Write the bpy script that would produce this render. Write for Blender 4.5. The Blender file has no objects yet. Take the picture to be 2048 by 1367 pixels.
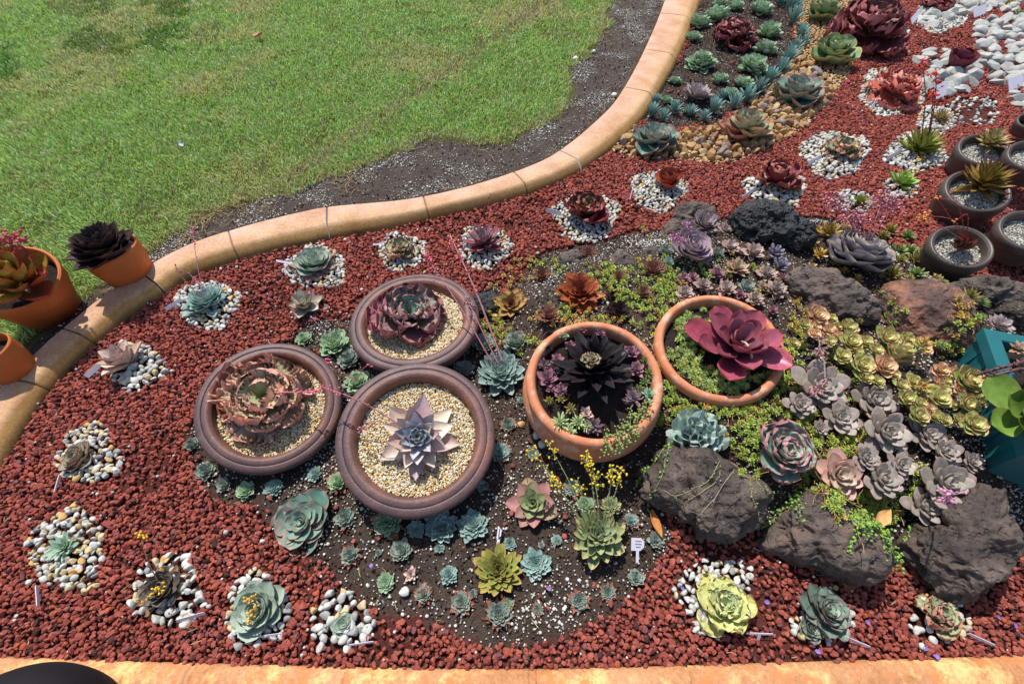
import bpy, math, random
import numpy as np
from mathutils import Vector, Matrix

# ------------------------------------------------------------------ camera, sky, sun, exposure
SC = bpy.context.scene
COL = SC.collection
TH, FPX, CAMH = math.radians(54.0), 939.0, 1.6
cam_d = bpy.data.cameras.new('camera')
cam_d.sensor_width = 36.0
cam_d.lens = FPX / 2048.0 * 36.0
cam_d.clip_start, cam_d.clip_end = 0.02, 300.0
cam = bpy.data.objects.new('camera', cam_d)
cam.location = (0, 0, CAMH)
cam.rotation_euler = (math.pi / 2 - TH, 0, 0)
COL.objects.link(cam)
SC.camera = cam

SUN_AZ, SUN_EL = math.radians(-24.0), math.radians(61.0)      # azimuth from +Y towards +X
world = bpy.data.worlds.new('World')
SC.world = world
world.use_nodes = True
_nt = world.node_tree
_sky = _nt.nodes.new('ShaderNodeTexSky')
_sky.sky_type = 'NISHITA'
_sky.sun_disc = False
_sky.sun_elevation = SUN_EL
_sky.sun_rotation = SUN_AZ
_nt.links.new(_sky.outputs[0], _nt.nodes['Background'].inputs[0])
_nt.nodes['Background'].inputs[1].default_value = 0.145
sun_d = bpy.data.lights.new('sun', 'SUN')
sun_d.energy = 4.7
sun_d.angle = math.radians(0.5)
sun_d.color = (1.0, 0.955, 0.89)
sun = bpy.data.objects.new('sun', sun_d)
_sd = Vector((math.sin(SUN_AZ) * math.cos(SUN_EL), math.cos(SUN_AZ) * math.cos(SUN_EL), math.sin(SUN_EL)))
sun.rotation_euler = _sd.to_track_quat('Z', 'Y').to_euler()
sun.location = (0, 0, 6)
COL.objects.link(sun)
SC.view_settings.view_transform = 'Standard'
SC.view_settings.look = 'None'
SC.view_settings.exposure = 0.24
SC.view_settings.gamma = 1.0

# ------------------------------------------------------------------ projection helpers
CT, ST = math.cos(TH), math.sin(TH)
EYE = np.array([0, 0, CAMH])


def ray(x, y):
    u, v = (x - 1024.0) / FPX, (y - 683.5) / FPX
    return np.array([u, CT - v * ST, -ST - v * CT])


def at(x, y, z=0.0):
    d = ray(x, y)
    return EYE + d * ((z - CAMH) / d[2])


def proj(P):
    q = np.asarray(P, float) - EYE
    zc = q[..., 1] * CT - q[..., 2] * ST
    return 1024 + FPX * q[..., 0] / zc, 683.5 - FPX * (q[..., 1] * ST + q[..., 2] * CT) / zc


def mpp(P):
    q = np.asarray(P, float) - EYE
    return (q[1] * CT - q[2] * ST) / FPX


def inpoly(X, Y, poly):
    poly = np.asarray(poly, float)
    ins = np.zeros(np.shape(X), bool)
    x0, y0 = poly[-1]
    for x1, y1 in poly:
        c = ((y1 > Y) != (y0 > Y)) & (X < (x0 - x1) * (Y - y1) / ((y0 - y1) + 1e-12) + x1)
        ins ^= c
        x0, y0 = x1, y1
    return ins


def polydist(X, Y, poly):
    poly = np.asarray(poly, float)
    best = np.full(np.shape(X), 1e9)
    a = poly[-1]
    for b in poly:
        e = b - a
        t = np.clip(((X - a[0]) * e[0] + (Y - a[1]) * e[1]) / (e @ e + 1e-12), 0, 1)
        best = np.minimum(best, np.hypot(X - a[0] - t * e[0], Y - a[1] - t * e[1]))
        a = b
    return best


def sstep(x, a, b):
    t = np.clip((x - a) / (b - a), 0, 1)
    return t * t * (3 - 2 * t)


def _hash(i, j, k, seed):
    n = (i * 374761393 + j * 668265263 + k * 1274126177 + seed * 362437) & 0x7fffffff
    n = ((n ^ (n >> 13)) * 1103515245 + 12345) & 0x7fffffff
    n = ((n ^ (n >> 16)) * 69069 + 5) & 0x7fffffff
    return n / float(0x7fffffff)


def vnoise(P, seed=0):
    P = np.asarray(P, float)
    I = np.floor(P).astype(np.int64)
    F = P - I
    F = F * F * (3 - 2 * F)
    out = 0
    for dx in (0, 1):
        for dy in (0, 1):
            for dz in (0, 1):
                w = (F[..., 0] if dx else 1 - F[..., 0]) * (F[..., 1] if dy else 1 - F[..., 1]) * (F[..., 2] if dz else 1 - F[..., 2])
                out = out + w * _hash(I[..., 0] + dx, I[..., 1] + dy, I[..., 2] + dz, seed)
    return out


def fbm(P, oct=4, seed=0):
    P = np.asarray(P, float)
    a, s, t = 0.5, 0, 0
    for o in range(oct):
        s = s + a * vnoise(P, seed + o)
        t += a
        a *= 0.5
        P = P * 2.03 + 7.1
    return s / t


def fbm2(X, Y, f, oct=4, seed=0):
    return fbm(np.stack([X * f, Y * f, np.zeros_like(X)], -1), oct, seed)


def lin(h):
    if not isinstance(h, str):
        return np.array(h, float)
    h = h.lstrip('#')
    c = np.array([int(h[i:i + 2], 16) for i in (0, 2, 4)]) / 255.0
    return np.where(c <= 0.04045, c / 12.92, ((c + 0.055) / 1.055) ** 2.4)


# ------------------------------------------------------------------ mesh helpers
def np_mesh(name, V, F, mat, col=None, smooth=True):
    """V (n,3); F = int array (m,k) or list of such arrays."""
    Fs = F if isinstance(F, list) else [F]
    Fs = [np.asarray(f, np.int32) for f in Fs if len(f)]
    me = bpy.data.meshes.new(name)
    V = np.ascontiguousarray(V, np.float32)
    me.vertices.add(len(V))
    me.vertices.foreach_set('co', V.ravel())
    idx = np.concatenate([f.ravel() for f in Fs]).astype(np.int32)
    tot = np.concatenate([np.full(len(f), f.shape[1], np.int32) for f in Fs])
    st = np.concatenate([[0], np.cumsum(tot)[:-1]]).astype(np.int32)
    me.loops.add(len(idx))
    me.loops.foreach_set('vertex_index', idx)
    me.polygons.add(len(tot))
    me.polygons.foreach_set('loop_start', st)
    me.polygons.foreach_set('use_smooth', np.full(len(tot), smooth, bool))
    if col is not None:
        a = me.color_attributes.new('Col', 'FLOAT_COLOR', 'POINT')
        c = np.ones((len(V), 4), np.float32)
        c[:, :3] = np.clip(col, 0, 1)
        a.data.foreach_set('color', c.ravel())
    if mat is not None:
        me.materials.append(mat)
    me.update(calc_edges=True)
    me.validate()
    return me


class MB:
    """collects pieces into one mesh"""
    def __init__(s):
        s.V, s.F, s.C, s.n = [], {}, [], 0

    def add(s, V, F, C=(1, 1, 1)):
        V = np.asarray(V, float).reshape(-1, 3)
        Fs = F if isinstance(F, list) else [F]
        for f in Fs:
            f = np.asarray(f, np.int64)
            if len(f):
                s.F.setdefault(f.shape[1], []).append(f + s.n)
        s.V.append(V)
        C = np.asarray(C, float)
        s.C.append(np.broadcast_to(C, (len(V), 3)))
        s.n += len(V)
        return s

    def mesh(s, name, mat, smooth=True):
        return np_mesh(name, np.concatenate(s.V), [np.concatenate(v) for v in s.F.values()], mat, np.concatenate(s.C), smooth)

    def obj(s, name, mat, parent=None, smooth=True, loc=None):
        return link(name, s.mesh(name, mat, smooth), parent, loc)


def link(name, data, parent=None, loc=None, rot=None, scale=None):
    o = bpy.data.objects.new(name, data)
    COL.objects.link(o)
    if parent is not None:
        o.parent = parent
    if loc is not None:
        o.location = [float(c) for c in loc]
    if rot is not None:
        o.rotation_euler = rot
    if scale is not None:
        o.scale = (scale,) * 3 if isinstance(scale, (int, float)) else scale
    return o


def tag(o, label=None, cat=None, group=None, kind=None):
    if label:
        o['label'] = label
    if cat:
        o['category'] = cat
    if group:
        o['group'] = group
    if kind:
        o['kind'] = kind
    return o


def empty(name, loc):
    o = link(name, None, None, loc)
    o.empty_display_size = 0.02
    return o


def ico(level):
    t = (1 + 5 ** 0.5) / 2
    V = [(-1, t, 0), (1, t, 0), (-1, -t, 0), (1, -t, 0), (0, -1, t), (0, 1, t), (0, -1, -t), (0, 1, -t), (t, 0, -1), (t, 0, 1), (-t, 0, -1), (-t, 0, 1)]
    F = [(0, 11, 5), (0, 5, 1), (0, 1, 7), (0, 7, 10), (0, 10, 11), (1, 5, 9), (5, 11, 4), (11, 10, 2), (10, 7, 6), (7, 1, 8),
         (3, 9, 4), (3, 4, 2), (3, 2, 6), (3, 6, 8), (3, 8, 9), (4, 9, 5), (2, 4, 11), (6, 2, 10), (8, 6, 7), (9, 8, 1)]
    V = [np.array(v, float) / np.linalg.norm(v) for v in V]
    for _ in range(level):
        mid, G = {}, []

        def m(a, b):
            k = (min(a, b), max(a, b))
            if k not in mid:
                p = V[a] + V[b]
                V.append(p / np.linalg.norm(p))
                mid[k] = len(V) - 1
            return mid[k]
        for a, b, c in F:
            x, y, z = m(a, b), m(b, c), m(c, a)
            G += [(a, x, z), (b, y, x), (c, z, y), (x, y, z)]
        F = G
    return np.array(V), np.array(F)


ICO = [ico(i) for i in range(3)]
_big = {}


def icoL(l):
    if l not in _big:
        _big[l] = ico(l)
    return _big[l]


def rotmats(n, rng):
    q = rng.normal(size=(n, 4))
    q /= np.linalg.norm(q, axis=1)[:, None]
    w, x, y, z = q.T
    return np.stack([1 - 2 * (y * y + z * z), 2 * (x * y - z * w), 2 * (x * z + y * w),
                     2 * (x * y + z * w), 1 - 2 * (x * x + z * z), 2 * (y * z - x * w),
                     2 * (x * z - y * w), 2 * (y * z + x * w), 1 - 2 * (x * x + y * y)], -1).reshape(n, 3, 3)


def stone_variants(nv, lvl, rng, ang=0.5, squash=(0.6, 1.0), cuts=7):
    V0, F0 = ICO[lvl] if lvl < 3 else icoL(lvl)
    out = []
    for i in range(nv):
        V = V0.copy()
        for k in range(cuts):
            n = rng.normal(size=3)
            n /= np.linalg.norm(n)
            d = rng.uniform(0.45, 0.85)
            e = V @ n - d
            V = V - np.where(e > 0, e * ang, 0)[:, None] * n
        V = V * (1 + 0.18 * (vnoise(V * 1.7 + i * 3.3, 5) - 0.5))[:, None]
        s = np.array([1.0, rng.uniform(.75, 1.0), rng.uniform(*squash)])
        V = V * s
        V /= np.abs(V).max()
        out.append(V)
    return np.array(out), F0


def scatter_mesh(P, size, col, variants, F, rng, flat=None):
    """stones at P (n,3), radius size (n,), col (n,3) -> V,F,C arrays"""
    n, nv = len(P), len(variants)
    R = rotmats(n, rng)
    sh = variants[rng.integers(0, nv, n)]
    V = np.einsum('nij,nkj->nki', R, sh) * size[:, None, None]
    if flat is not None:
        V[..., 2] *= flat
    V += P[:, None, :]
    k = sh.shape[1]
    FF = (F[None] + (np.arange(n) * k)[:, None, None]).reshape(-1, 3)
    C = np.repeat(col, k, axis=0)
    return V.reshape(-1, 3), FF, C


def tube(path, rad, sides=6, caps=True):
    P = np.asarray(path, float)
    n = len(P)
    rad = np.broadcast_to(np.asarray(rad, float), (n,))
    T = np.gradient(P, axis=0)
    T /= np.linalg.norm(T, axis=1)[:, None] + 1e-12
    up = np.array([0, 0, 1.0]) if abs(T[0, 2]) < .9 else np.array([1.0, 0, 0])
    N = np.cross(T, up)
    N /= np.linalg.norm(N, axis=1)[:, None] + 1e-9
    B = np.cross(T, N)
    a = np.linspace(0, 2 * math.pi, sides, endpoint=False)
    V = P[:, None] + rad[:, None, None] * (np.cos(a)[None, :, None] * N[:, None] + np.sin(a)[None, :, None] * B[:, None])
    i = np.arange(n - 1)[:, None] * sides
    j = np.arange(sides)[None]
    k = (j + 1) % sides
    Q = np.stack([i + j, i + k, i + sides + k, i + sides + j], -1).reshape(-1, 4)
    V = V.reshape(-1, 3)
    F = [Q]
    if caps:
        V = np.concatenate([V, P[:1], P[-1:]])
        c0, c1 = n * sides, n * sides + 1
        j = np.arange(sides)
        k = (j + 1) % sides
        F.append(np.concatenate([np.stack([k, j, np.full(sides, c0)], -1), np.stack([(n - 1) * sides + j, (n - 1) * sides + k, np.full(sides, c1)], -1)]))
    return V, F


def bez(pts, n=16):
    """smooth curve through points (Catmull-Rom)"""
    P = np.asarray(pts, float)
    P = np.concatenate([[2 * P[0] - P[1]], P, [2 * P[-1] - P[-2]]])
    out = []
    m = len(P) - 3
    for i in range(m):
        t = np.linspace(0, 1, max(2, n // m) + 1)[:, None]
        if i < m - 1:
            t = t[:-1]
        a, b, c, d = P[i:i + 4]
        out.append(0.5 * ((2 * b) + (c - a) * t + (2 * a - 5 * b + 4 * c - d) * t ** 2 + (3 * b - a - 3 * c + d) * t ** 3))
    return np.concatenate(out)


def lathe(prof, seg=64):
    prof = np.asarray(prof, float)
    n = len(prof)
    a = np.linspace(0, 2 * math.pi, seg, endpoint=False)
    V = np.stack([prof[:, 0][:, None] * np.cos(a), prof[:, 0][:, None] * np.sin(a), np.repeat(prof[:, 1][:, None], seg, 1)], -1).reshape(-1, 3)
    i = np.arange(n - 1)[:, None] * seg
    j = np.arange(seg)[None]
    k = (j + 1) % seg
    Q = np.stack([i + j, i + k, i + seg + k, i + seg + j], -1).reshape(-1, 4)
    return V, Q


def smooth_prof(pts, n=8):
    return bez([(p[0], p[1], 0) for p in pts], n * (len(pts) - 1))[:, :2]


def boxv(cx, cy, cz, sx, sy, sz):
    V = np.array([(x, y, z) for x in (-1, 1) for y in (-1, 1) for z in (-1, 1)], float) * (sx / 2, sy / 2, sz / 2) + (cx, cy, cz)
    F = np.array([(0, 1, 3, 2), (4, 6, 7, 5), (0, 4, 5, 1), (2, 3, 7, 6), (0, 2, 6, 4), (1, 5, 7, 3)])
    return V, F


# ------------------------------------------------------------------ materials
def new_mat(name):
    m = bpy.data.materials.new(name)
    m.use_nodes = True
    nt = m.node_tree
    b = nt.nodes['Principled BSDF']
    return m, nt, b


def N(nt, t, **kw):
    n = nt.nodes.new(t)
    for k, v in kw.items():
        if k in ('operation', 'blend_type', 'data_type', 'attribute_name', 'feature', 'noise_dimensions', 'color_mode'):
            setattr(n, k, v)
        else:
            n.inputs[k].default_value = v
    return n


def ramp(nt, fac, stops):
    r = nt.nodes.new('ShaderNodeValToRGB')
    e = r.color_ramp.elements
    while len(e) < len(stops):
        e.new(0.5)
    for i, (p, c) in enumerate(stops):
        e[i].position = p
        e[i].color = (*lin(c), 1)
    nt.links.new(fac, r.inputs[0])
    return r.outputs[0]


def mixc(nt, a, b, fac, mode='MIX'):
    n = nt.nodes.new('ShaderNodeMix')
    n.data_type = 'RGBA'
    n.blend_type = mode
    n.clamp_factor = True
    for s, v in ((0, fac), (6, a), (7, b)):
        if hasattr(v, 'is_output') or isinstance(v, bpy.types.NodeSocket):
            nt.links.new(v, n.inputs[s])
        elif s == 0:
            n.inputs[0].default_value = v
        else:
            n.inputs[s].default_value = (*lin(v), 1)
    return n.outputs[2]


def noise(nt, scale, detail=4, rough=.6, vec=None, out=0):
    n = nt.nodes.new('ShaderNodeTexNoise')
    n.inputs['Scale'].default_value = scale
    n.inputs['Detail'].default_value = detail
    n.inputs['Roughness'].default_value = rough
    if vec is not None:
        nt.links.new(vec, n.inputs['Vector'])
    return n.outputs[out]


def coords(nt, which='Object'):
    return nt.nodes.new('ShaderNodeTexCoord').outputs[which]


def geo_pos(nt):
    return nt.nodes.new('ShaderNodeNewGeometry').outputs['Position']


def bump(nt, b, h, strength=.4, dist=.01):
    n = nt.nodes.new('ShaderNodeBump')
    n.inputs['Strength'].default_value = strength
    n.inputs['Distance'].default_value = dist
    nt.links.new(h, n.inputs['Height'])
    nt.links.new(n.outputs[0], b.inputs['Normal'])


def mapr(nt, v, a, b, c, d):
    n = nt.nodes.new('ShaderNodeMapRange')
    for i, x in enumerate((a, b, c, d)):
        n.inputs[i + 1].default_value = x
    nt.links.new(v, n.inputs[0])
    return n.outputs[0]


def attr_mat(name, rough=.6, spec=.35, nscale=60, nlo=.8, nhi=1.15, bs=.0, bscale=200, bdist=.002, rnd=0.0, sheen=0.0, transl=0.0):
    m, nt, b = new_mat(name)
    a = nt.nodes.new('ShaderNodeAttribute')
    a.attribute_name = 'Col'
    p = geo_pos(nt)
    f = mapr(nt, noise(nt, nscale, 3, .6, p), .3, .7, nlo, nhi)
    if rnd > 0:
        oi = nt.nodes.new('ShaderNodeObjectInfo')
        r = mapr(nt, oi.outputs['Random'], 0, 1, 1 - rnd, 1 + rnd)
        mm = N(nt, 'ShaderNodeMath', operation='MULTIPLY')
        nt.links.new(f, mm.inputs[0])
        nt.links.new(r, mm.inputs[1])
        f = mm.outputs[0]
    v = nt.nodes.new('ShaderNodeVectorMath')
    v.operation = 'SCALE'
    nt.links.new(a.outputs['Color'], v.inputs[0])
    nt.links.new(f, v.inputs['Scale'])
    nt.links.new(v.outputs[0], b.inputs['Base Color'])
    b.inputs['Roughness'].default_value = rough
    b.inputs['Specular IOR Level'].default_value = spec
    if sheen:
        b.inputs['Sheen Weight'].default_value = sheen
    if bs:
        bump(nt, b, noise(nt, bscale, 4, .65, p), bs, bdist)
    if transl:
        tr = nt.nodes.new('ShaderNodeBsdfTranslucent')
        mx = nt.nodes.new('ShaderNodeMixShader')
        mx.inputs[0].default_value = transl
        nt.links.new(v.outputs[0], tr.inputs[0])
        nt.links.new(b.outputs[0], mx.inputs[1])
        nt.links.new(tr.outputs[0], mx.inputs[2])
        nt.links.new(mx.outputs[0], nt.nodes['Material Output'].inputs[0])
    return m


M_LEAF = attr_mat('succulent_leaf', .48, .4, 70, .84, 1.12, .15, 140, .0014, rnd=.07, transl=.22)
M_GLOSS = attr_mat('glossy_leaf', .36, .45, 50, .76, 1.18, .1, 120, .0014, rnd=.05, transl=.2)
M_STALK = attr_mat('flower_stalk', .5, .35, 120, .85, 1.15)
M_SCORIA = attr_mat('red_scoria', .95, .12, 260, .72, 1.18, .7, 330, .004)
M_PEBBLE = attr_mat('white_pebble', .6, .35, 110, .84, 1.08, .2, 150, .002)
M_CRUMB = attr_mat('soil_crumb', .95, .1, 300, .8, 1.15)
M_BLADE = attr_mat('grass_blade', .42, .4, 30, .85, 1.15, transl=.35)
M_GROUND = attr_mat('soil', .97, .12, 130, .62, 1.35, 1.0, 170, .012)


def m_plain(name, c0, c1, scale=12, rough=.8, bs=.2, bscale=80, bdist=.003, spec=.3, stops=None, detail=6):
    m, nt, b = new_mat(name)
    p = coords(nt)
    f = noise(nt, scale, detail, .6, p)
    c = ramp(nt, f, stops or [(.3, c0), (.7, c1)])
    nt.links.new(c, b.inputs['Base Color'])
    b.inputs['Roughness'].default_value = rough
    b.inputs['Specular IOR Level'].default_value = spec
    if bs:
        bump(nt, b, noise(nt, bscale, 5, .65, p), bs, bdist)
    return m


def m_kerb(name, worn):
    m, nt, b = new_mat(name)
    p = geo_pos(nt)
    at_ = nt.nodes.new('ShaderNodeAttribute')
    at_.attribute_name = 'Col'
    c = ramp(nt, noise(nt, 5, 6, .62, p), [(.28, '#a87046'), (.5, '#bd8a62'), (.74, '#c89b76')])
    if not worn:
        c = mixc(nt, at_.outputs['Color'], ramp(nt, noise(nt, 6, 6, .65, p), [(.3, '#d9c4a8'), (.6, '#ffffff')]), .8, 'MULTIPLY')
    g = ramp(nt, noise(nt, 90, 4, .7, p), [(.3, '#b9a48c'), (.6, '#ffffff')])
    c = mixc(nt, c, g, .55, 'MULTIPLY')
    st = mapr(nt, noise(nt, 11, 8, .75, p), .60, .74, 0, 1)
    c = mixc(nt, c, '#9a5a38' if worn else '#a87b50', st)
    st2 = mapr(nt, noise(nt, 23, 6, .7, p), .68, .74, 0, .8)
    c = mixc(nt, c, '#5e5238', st2)
    if worn:
        st3 = mapr(nt, noise(nt, 7, 8, .8, p), .5, .6, 0, .9)
        c = mixc(nt, c, '#e0b878', st3)
        st4 = mapr(nt, noise(nt, 16, 9, .8, p), .52, .58, 0, .85)
        c = mixc(nt, c, '#c07a48', st4)
    nt.links.new(c, b.inputs['Base Color'])
    b.inputs['Roughness'].default_value = .85
    b.inputs['Specular IOR Level'].default_value = .25
    bump(nt, b, noise(nt, 130, 5, .7, p), .35, .003)
    return m


M_KERB = m_kerb('kerb_concrete', False)
M_KERB2 = m_kerb('worn_kerb_concrete', True)


def m_rock(name, stops, gloss=.6, pit=1.0, lich=0.0, sc=9):
    m, nt, b = new_mat(name)
    p = geo_pos(nt)
    c = ramp(nt, noise(nt, sc, 8, .68, p), stops)
    w = nt.nodes.new('ShaderNodeTexVoronoi')
    w.inputs['Scale'].default_value = 75
    nt.links.new(p, w.inputs['Vector'])
    pits = mapr(nt, w.outputs['Distance'], .05, .4, 0, 1)
    if lich:
        l = mapr(nt, noise(nt, 6, 9, .8, p), .60, .68, 0, lich)
        c = mixc(nt, c, '#9a938c', l)
    nt.links.new(c, b.inputs['Base Color'])
    b.inputs['Roughness'].default_value = gloss
    b.inputs['Specular IOR Level'].default_value = .4
    add = N(nt, 'ShaderNodeMath', operation='ADD')
    sc2 = N(nt, 'ShaderNodeMath', operation='MULTIPLY')
    sc2.inputs[1].default_value = .5 * pit
    nt.links.new(pits, sc2.inputs[0])
    nt.links.new(noise(nt, 42, 8, .72, p), add.inputs[0])
    nt.links.new(sc2.outputs[0], add.inputs[1])
    bump(nt, b, add.outputs[0], .75, .012)
    return m


M_ROCK_DARK = m_rock('dark_lava_rock', [(.3, '#2b2320'), (.48, '#4a3f38'), (.6, '#5e5148'), (.75, '#7c6c60')], .62, 1.0, .6)
M_ROCK_BROWN = m_rock('brown_lava_rock', [(.3, '#3a2b28'), (.46, '#5a4138'), (.58, '#8a5c46'), (.8, '#a87458')], .5, .5, .25)
M_ROCK_GREY = m_rock('grey_brown_rock', [(.3, '#332b28'), (.5, '#5a4e47'), (.62, '#6e5a4e'), (.78, '#8b7e74')], .66, .9, .8)
M_ROCK_BLACK = m_rock('black_wet_lava', [(.3, '#121214'), (.55, '#1f2023'), (.8, '#33353a')], .42, 1.8, 0)


def m_objrand(name, stops, rough=.75, bs=.35, vein=None):
    m, nt, b = new_mat(name)
    oi = nt.nodes.new('ShaderNodeObjectInfo')
    p = geo_pos(nt)
    c = ramp(nt, oi.outputs['Random'], stops)
    g = ramp(nt, noise(nt, 35, 6, .7, p), [(.3, '#a9a29b'), (.65, '#ffffff')])
    c = mixc(nt, c, g, .7, 'MULTIPLY')
    if vein:
        v = mapr(nt, noise(nt, 14, 8, .75, p), .56, .66, 0, .75)
        c = mixc(nt, c, vein, v)
    nt.links.new(c, b.inputs['Base Color'])
    b.inputs['Roughness'].default_value = rough
    b.inputs['Specular IOR Level'].default_value = .3
    bump(nt, b, noise(nt, 60, 5, .65, p), bs, .005)
    return m


M_TAN = m_objrand('tan_stone', [(0, '#a97f4a'), (.25, '#bd9b6a'), (.5, '#a37e58'), (.7, '#c8b18a'), (.85, '#946840'), (1, '#948b85')], .75, .4, '#c2843c')
M_RIVER = m_objrand('river_stone', [(0, '#b9b9b3'), (.5, '#a9aba7'), (.8, '#bfbcb0'), (1, '#989a98')], .7, .3, '#a8a79d')


def m_terracotta(name, c0, c1, pale=.5, rough=.8):
    m, nt, b = new_mat(name)
    p = coords(nt)
    c = ramp(nt, noise(nt, 9, 6, .6, p), [(.3, c0), (.7, c1)])
    ef = mapr(nt, noise(nt, 14, 7, .75, p), .5, .68, 0, pale)
    c = mixc(nt, c, '#dcc0a4', ef)
    nt.links.new(c, b.inputs['Base Color'])
    b.inputs['Roughness'].default_value = rough
    b.inputs['Specular IOR Level'].default_value = .3
    bump(nt, b, noise(nt, 120, 4, .6, p), .15, .003)
    return m


M_TERRA = m_terracotta('terracotta', '#bd7350', '#c98460', .8)
M_TERRA_D = m_terracotta('orange_terracotta', '#b8622c', '#c06a34', .08, .6)


def m_bowl():
    m, nt, b = new_mat('brown_glazed_bowl')
    p = coords(nt)
    c = ramp(nt, noise(nt, 6, 7, .65, p), [(.3, '#5d4749'), (.5, '#745854'), (.62, '#8d665c'), (.8, '#a8684c')])
    g = ramp(nt, noise(nt, 220, 4, .8, p), [(.3, '#8f8684'), (.65, '#ffffff')])
    c = mixc(nt, c, g, .7, 'MULTIPLY')
    dust = mapr(nt, noise(nt, 18, 9, .8, p), .56, .70, 0, .45)
    c = mixc(nt, c, '#a08c80', dust)
    at_ = nt.nodes.new('ShaderNodeAttribute')
    at_.attribute_name = 'Col'
    c = mixc(nt, c, at_.outputs['Color'], 1.0, 'MULTIPLY')
    nt.links.new(c, b.inputs['Base Color'])
    b.inputs['Roughness'].default_value = .5
    b.inputs['Specular IOR Level'].default_value = .45
    bump(nt, b, noise(nt, 90, 7, .75, p), .45, .004)
    return m


M_BOWL = m_bowl()
M_DARKPOT = m_plain('dark_pot_plastic', '#453b36', '#51463f', 8, .45, .05, spec=.45)
M_TEAL = m_plain('teal_plastic', '#1a5a5e', '#22686b', 7, .4, .06, spec=.45)
M_TAG = m_plain('white_label_plastic', '#cfc9d4', '#dcd7de', 20, .45, 0)
M_INK = m_plain('pencil_ink', '#33334a', '#2a2a3c', 20, .7, 0)
M_POTSOIL = m_plain('potting_soil', '#1d1714', '#382d27', 70, .95, 1.0, 160, .01)
M_DRY = attr_mat('dry_plant', .7, .2, 80, .8, 1.2, transl=.15)

# ------------------------------------------------------------------ terrain
MOUND_PX = [(1000, 600), (1090, 505), (1330, 455), (1480, 430), (1620, 425), (1760, 470), (1860, 545), (2048, 575), (2150, 800), (2120, 1020), (2010, 1140),
            (1840, 1120), (1640, 1110), (1450, 1040), (1300, 970), (1240, 905), (1080, 860), (985, 760), (975, 660)]
MOUND_W = np.array([at(x, y, 0)[:2] for x, y in MOUND_PX])
MOUND_H = 0.15


def hmap(X, Y):
    X, Y = np.asarray(X, float), np.asarray(Y, float)
    d = polydist(X, Y, MOUND_W)
    ins = inpoly(X, Y, MOUND_W)
    h = np.where(ins, MOUND_H * sstep(d, 0.0, 0.30), 0.0)
    return h + 0.012 * (fbm2(X, Y, 2.3, 3, 11) - .5)


def ground_at(x, y, dz=0.0):
    z = 0.0
    for _ in range(8):
        p = at(x, y, z + dz)
        z = .5 * z + .5 * float(hmap(p[0], p[1]))
    p = at(x, y, z + dz)
    return np.array([p[0], p[1], z])


KERB_OUT = [(-120, 925), (-55, 840), (0, 776), (68, 707), (120, 660), (205, 591), (280, 547), (314, 520), (379, 487), (455, 461), (581, 427), (674, 411), (811, 398), (930, 373), (1050, 335),
            (1118, 301), (1187, 246), (1238, 191), (1289, 99), (1330, 0), (1362, -110)]
KERB_IN = [(-90, 1095), (-40, 1010), (0, 945), (51, 867), (85, 803), (164, 718), (240, 655), (318, 595), (400, 553), (478, 523), (560, 501), (660, 482), (776, 461), (865, 441), (982, 413), (1084, 383), (1166, 342),
           (1221, 304), (1289, 236), (1320, 185), (1351, 130), (1374, 79), (1402, 0), (1430, -110)]
KZ = 0.065
LAWN_EDGE = [(-200, 900), (0, 735), (75, 680), (130, 630), (200, 575), (262, 540), (300, 505), (345, 470), (385, 452), (430, 425), (480, 408), (560, 388), (640, 357), (690, 345), (740, 330), (790, 310), (835, 283),
             (880, 278), (950, 288), (1020, 287), (1048, 268), (1075, 250), (1120, 232), (1150, 190), (1140, 140), (1165, 115), (1195, 90), (1215, 40), (1230, 0), (1262, -110)]
LAWN_PX = LAWN_EDGE + [(1262, -400), (-1500, -400), (-1500, 900)]
BED_PX = KERB_IN + [(1500, -160), (2600, -160), (2600, 1500), (-300, 1340), (0, 1316), (500, 1330), (1024, 1339), (1500, 1328), (2048, 1311), (2300, 1300), (2600, 1500), (-300, 1500)]
BED_PX = KERB_IN + [(1500, -160), (2700, -160), (2700, 1280), (2300, 1296), (2048, 1311), (1500, 1328), (1024, 1339), (500, 1330), (0, 1314), (-300, 1310)]
SOIL_LOW = [(372, 870), (392, 955), (430, 1000), (520, 1012), (552, 1085), (640, 1115), (700, 1190), (760, 1225), (880, 1245), (950, 1292), (1060, 1292), (1190, 1248), (1255, 1190),
            (1330, 1112), (1345, 1060), (1300, 985), (1330, 900), (1100, 700), (980, 560), (930, 640), (690, 640), (600, 640), (575, 690), (500, 700)]
SOIL_TOP = [(1402, 0), (1374, 79), (1351, 130), (1320, 185), (1285, 240), (1330, 268), (1430, 245), (1500, 215), (1560, 165), (1590, 90), (1575, 0), (1570, -60), (1420, -60)]
TAN_PX = [(1222, 302), (1290, 322), (1360, 322), (1430, 330), (1470, 325), (1530, 300), (1600, 262), (1650, 215), (1690, 160), (1725, 100), (1725, 30), (1700, -60), (1580, -60), (1588, 90), (1556, 165), (1500, 215), (1440, 250),
          (1350, 272), (1262, 258)]

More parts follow.
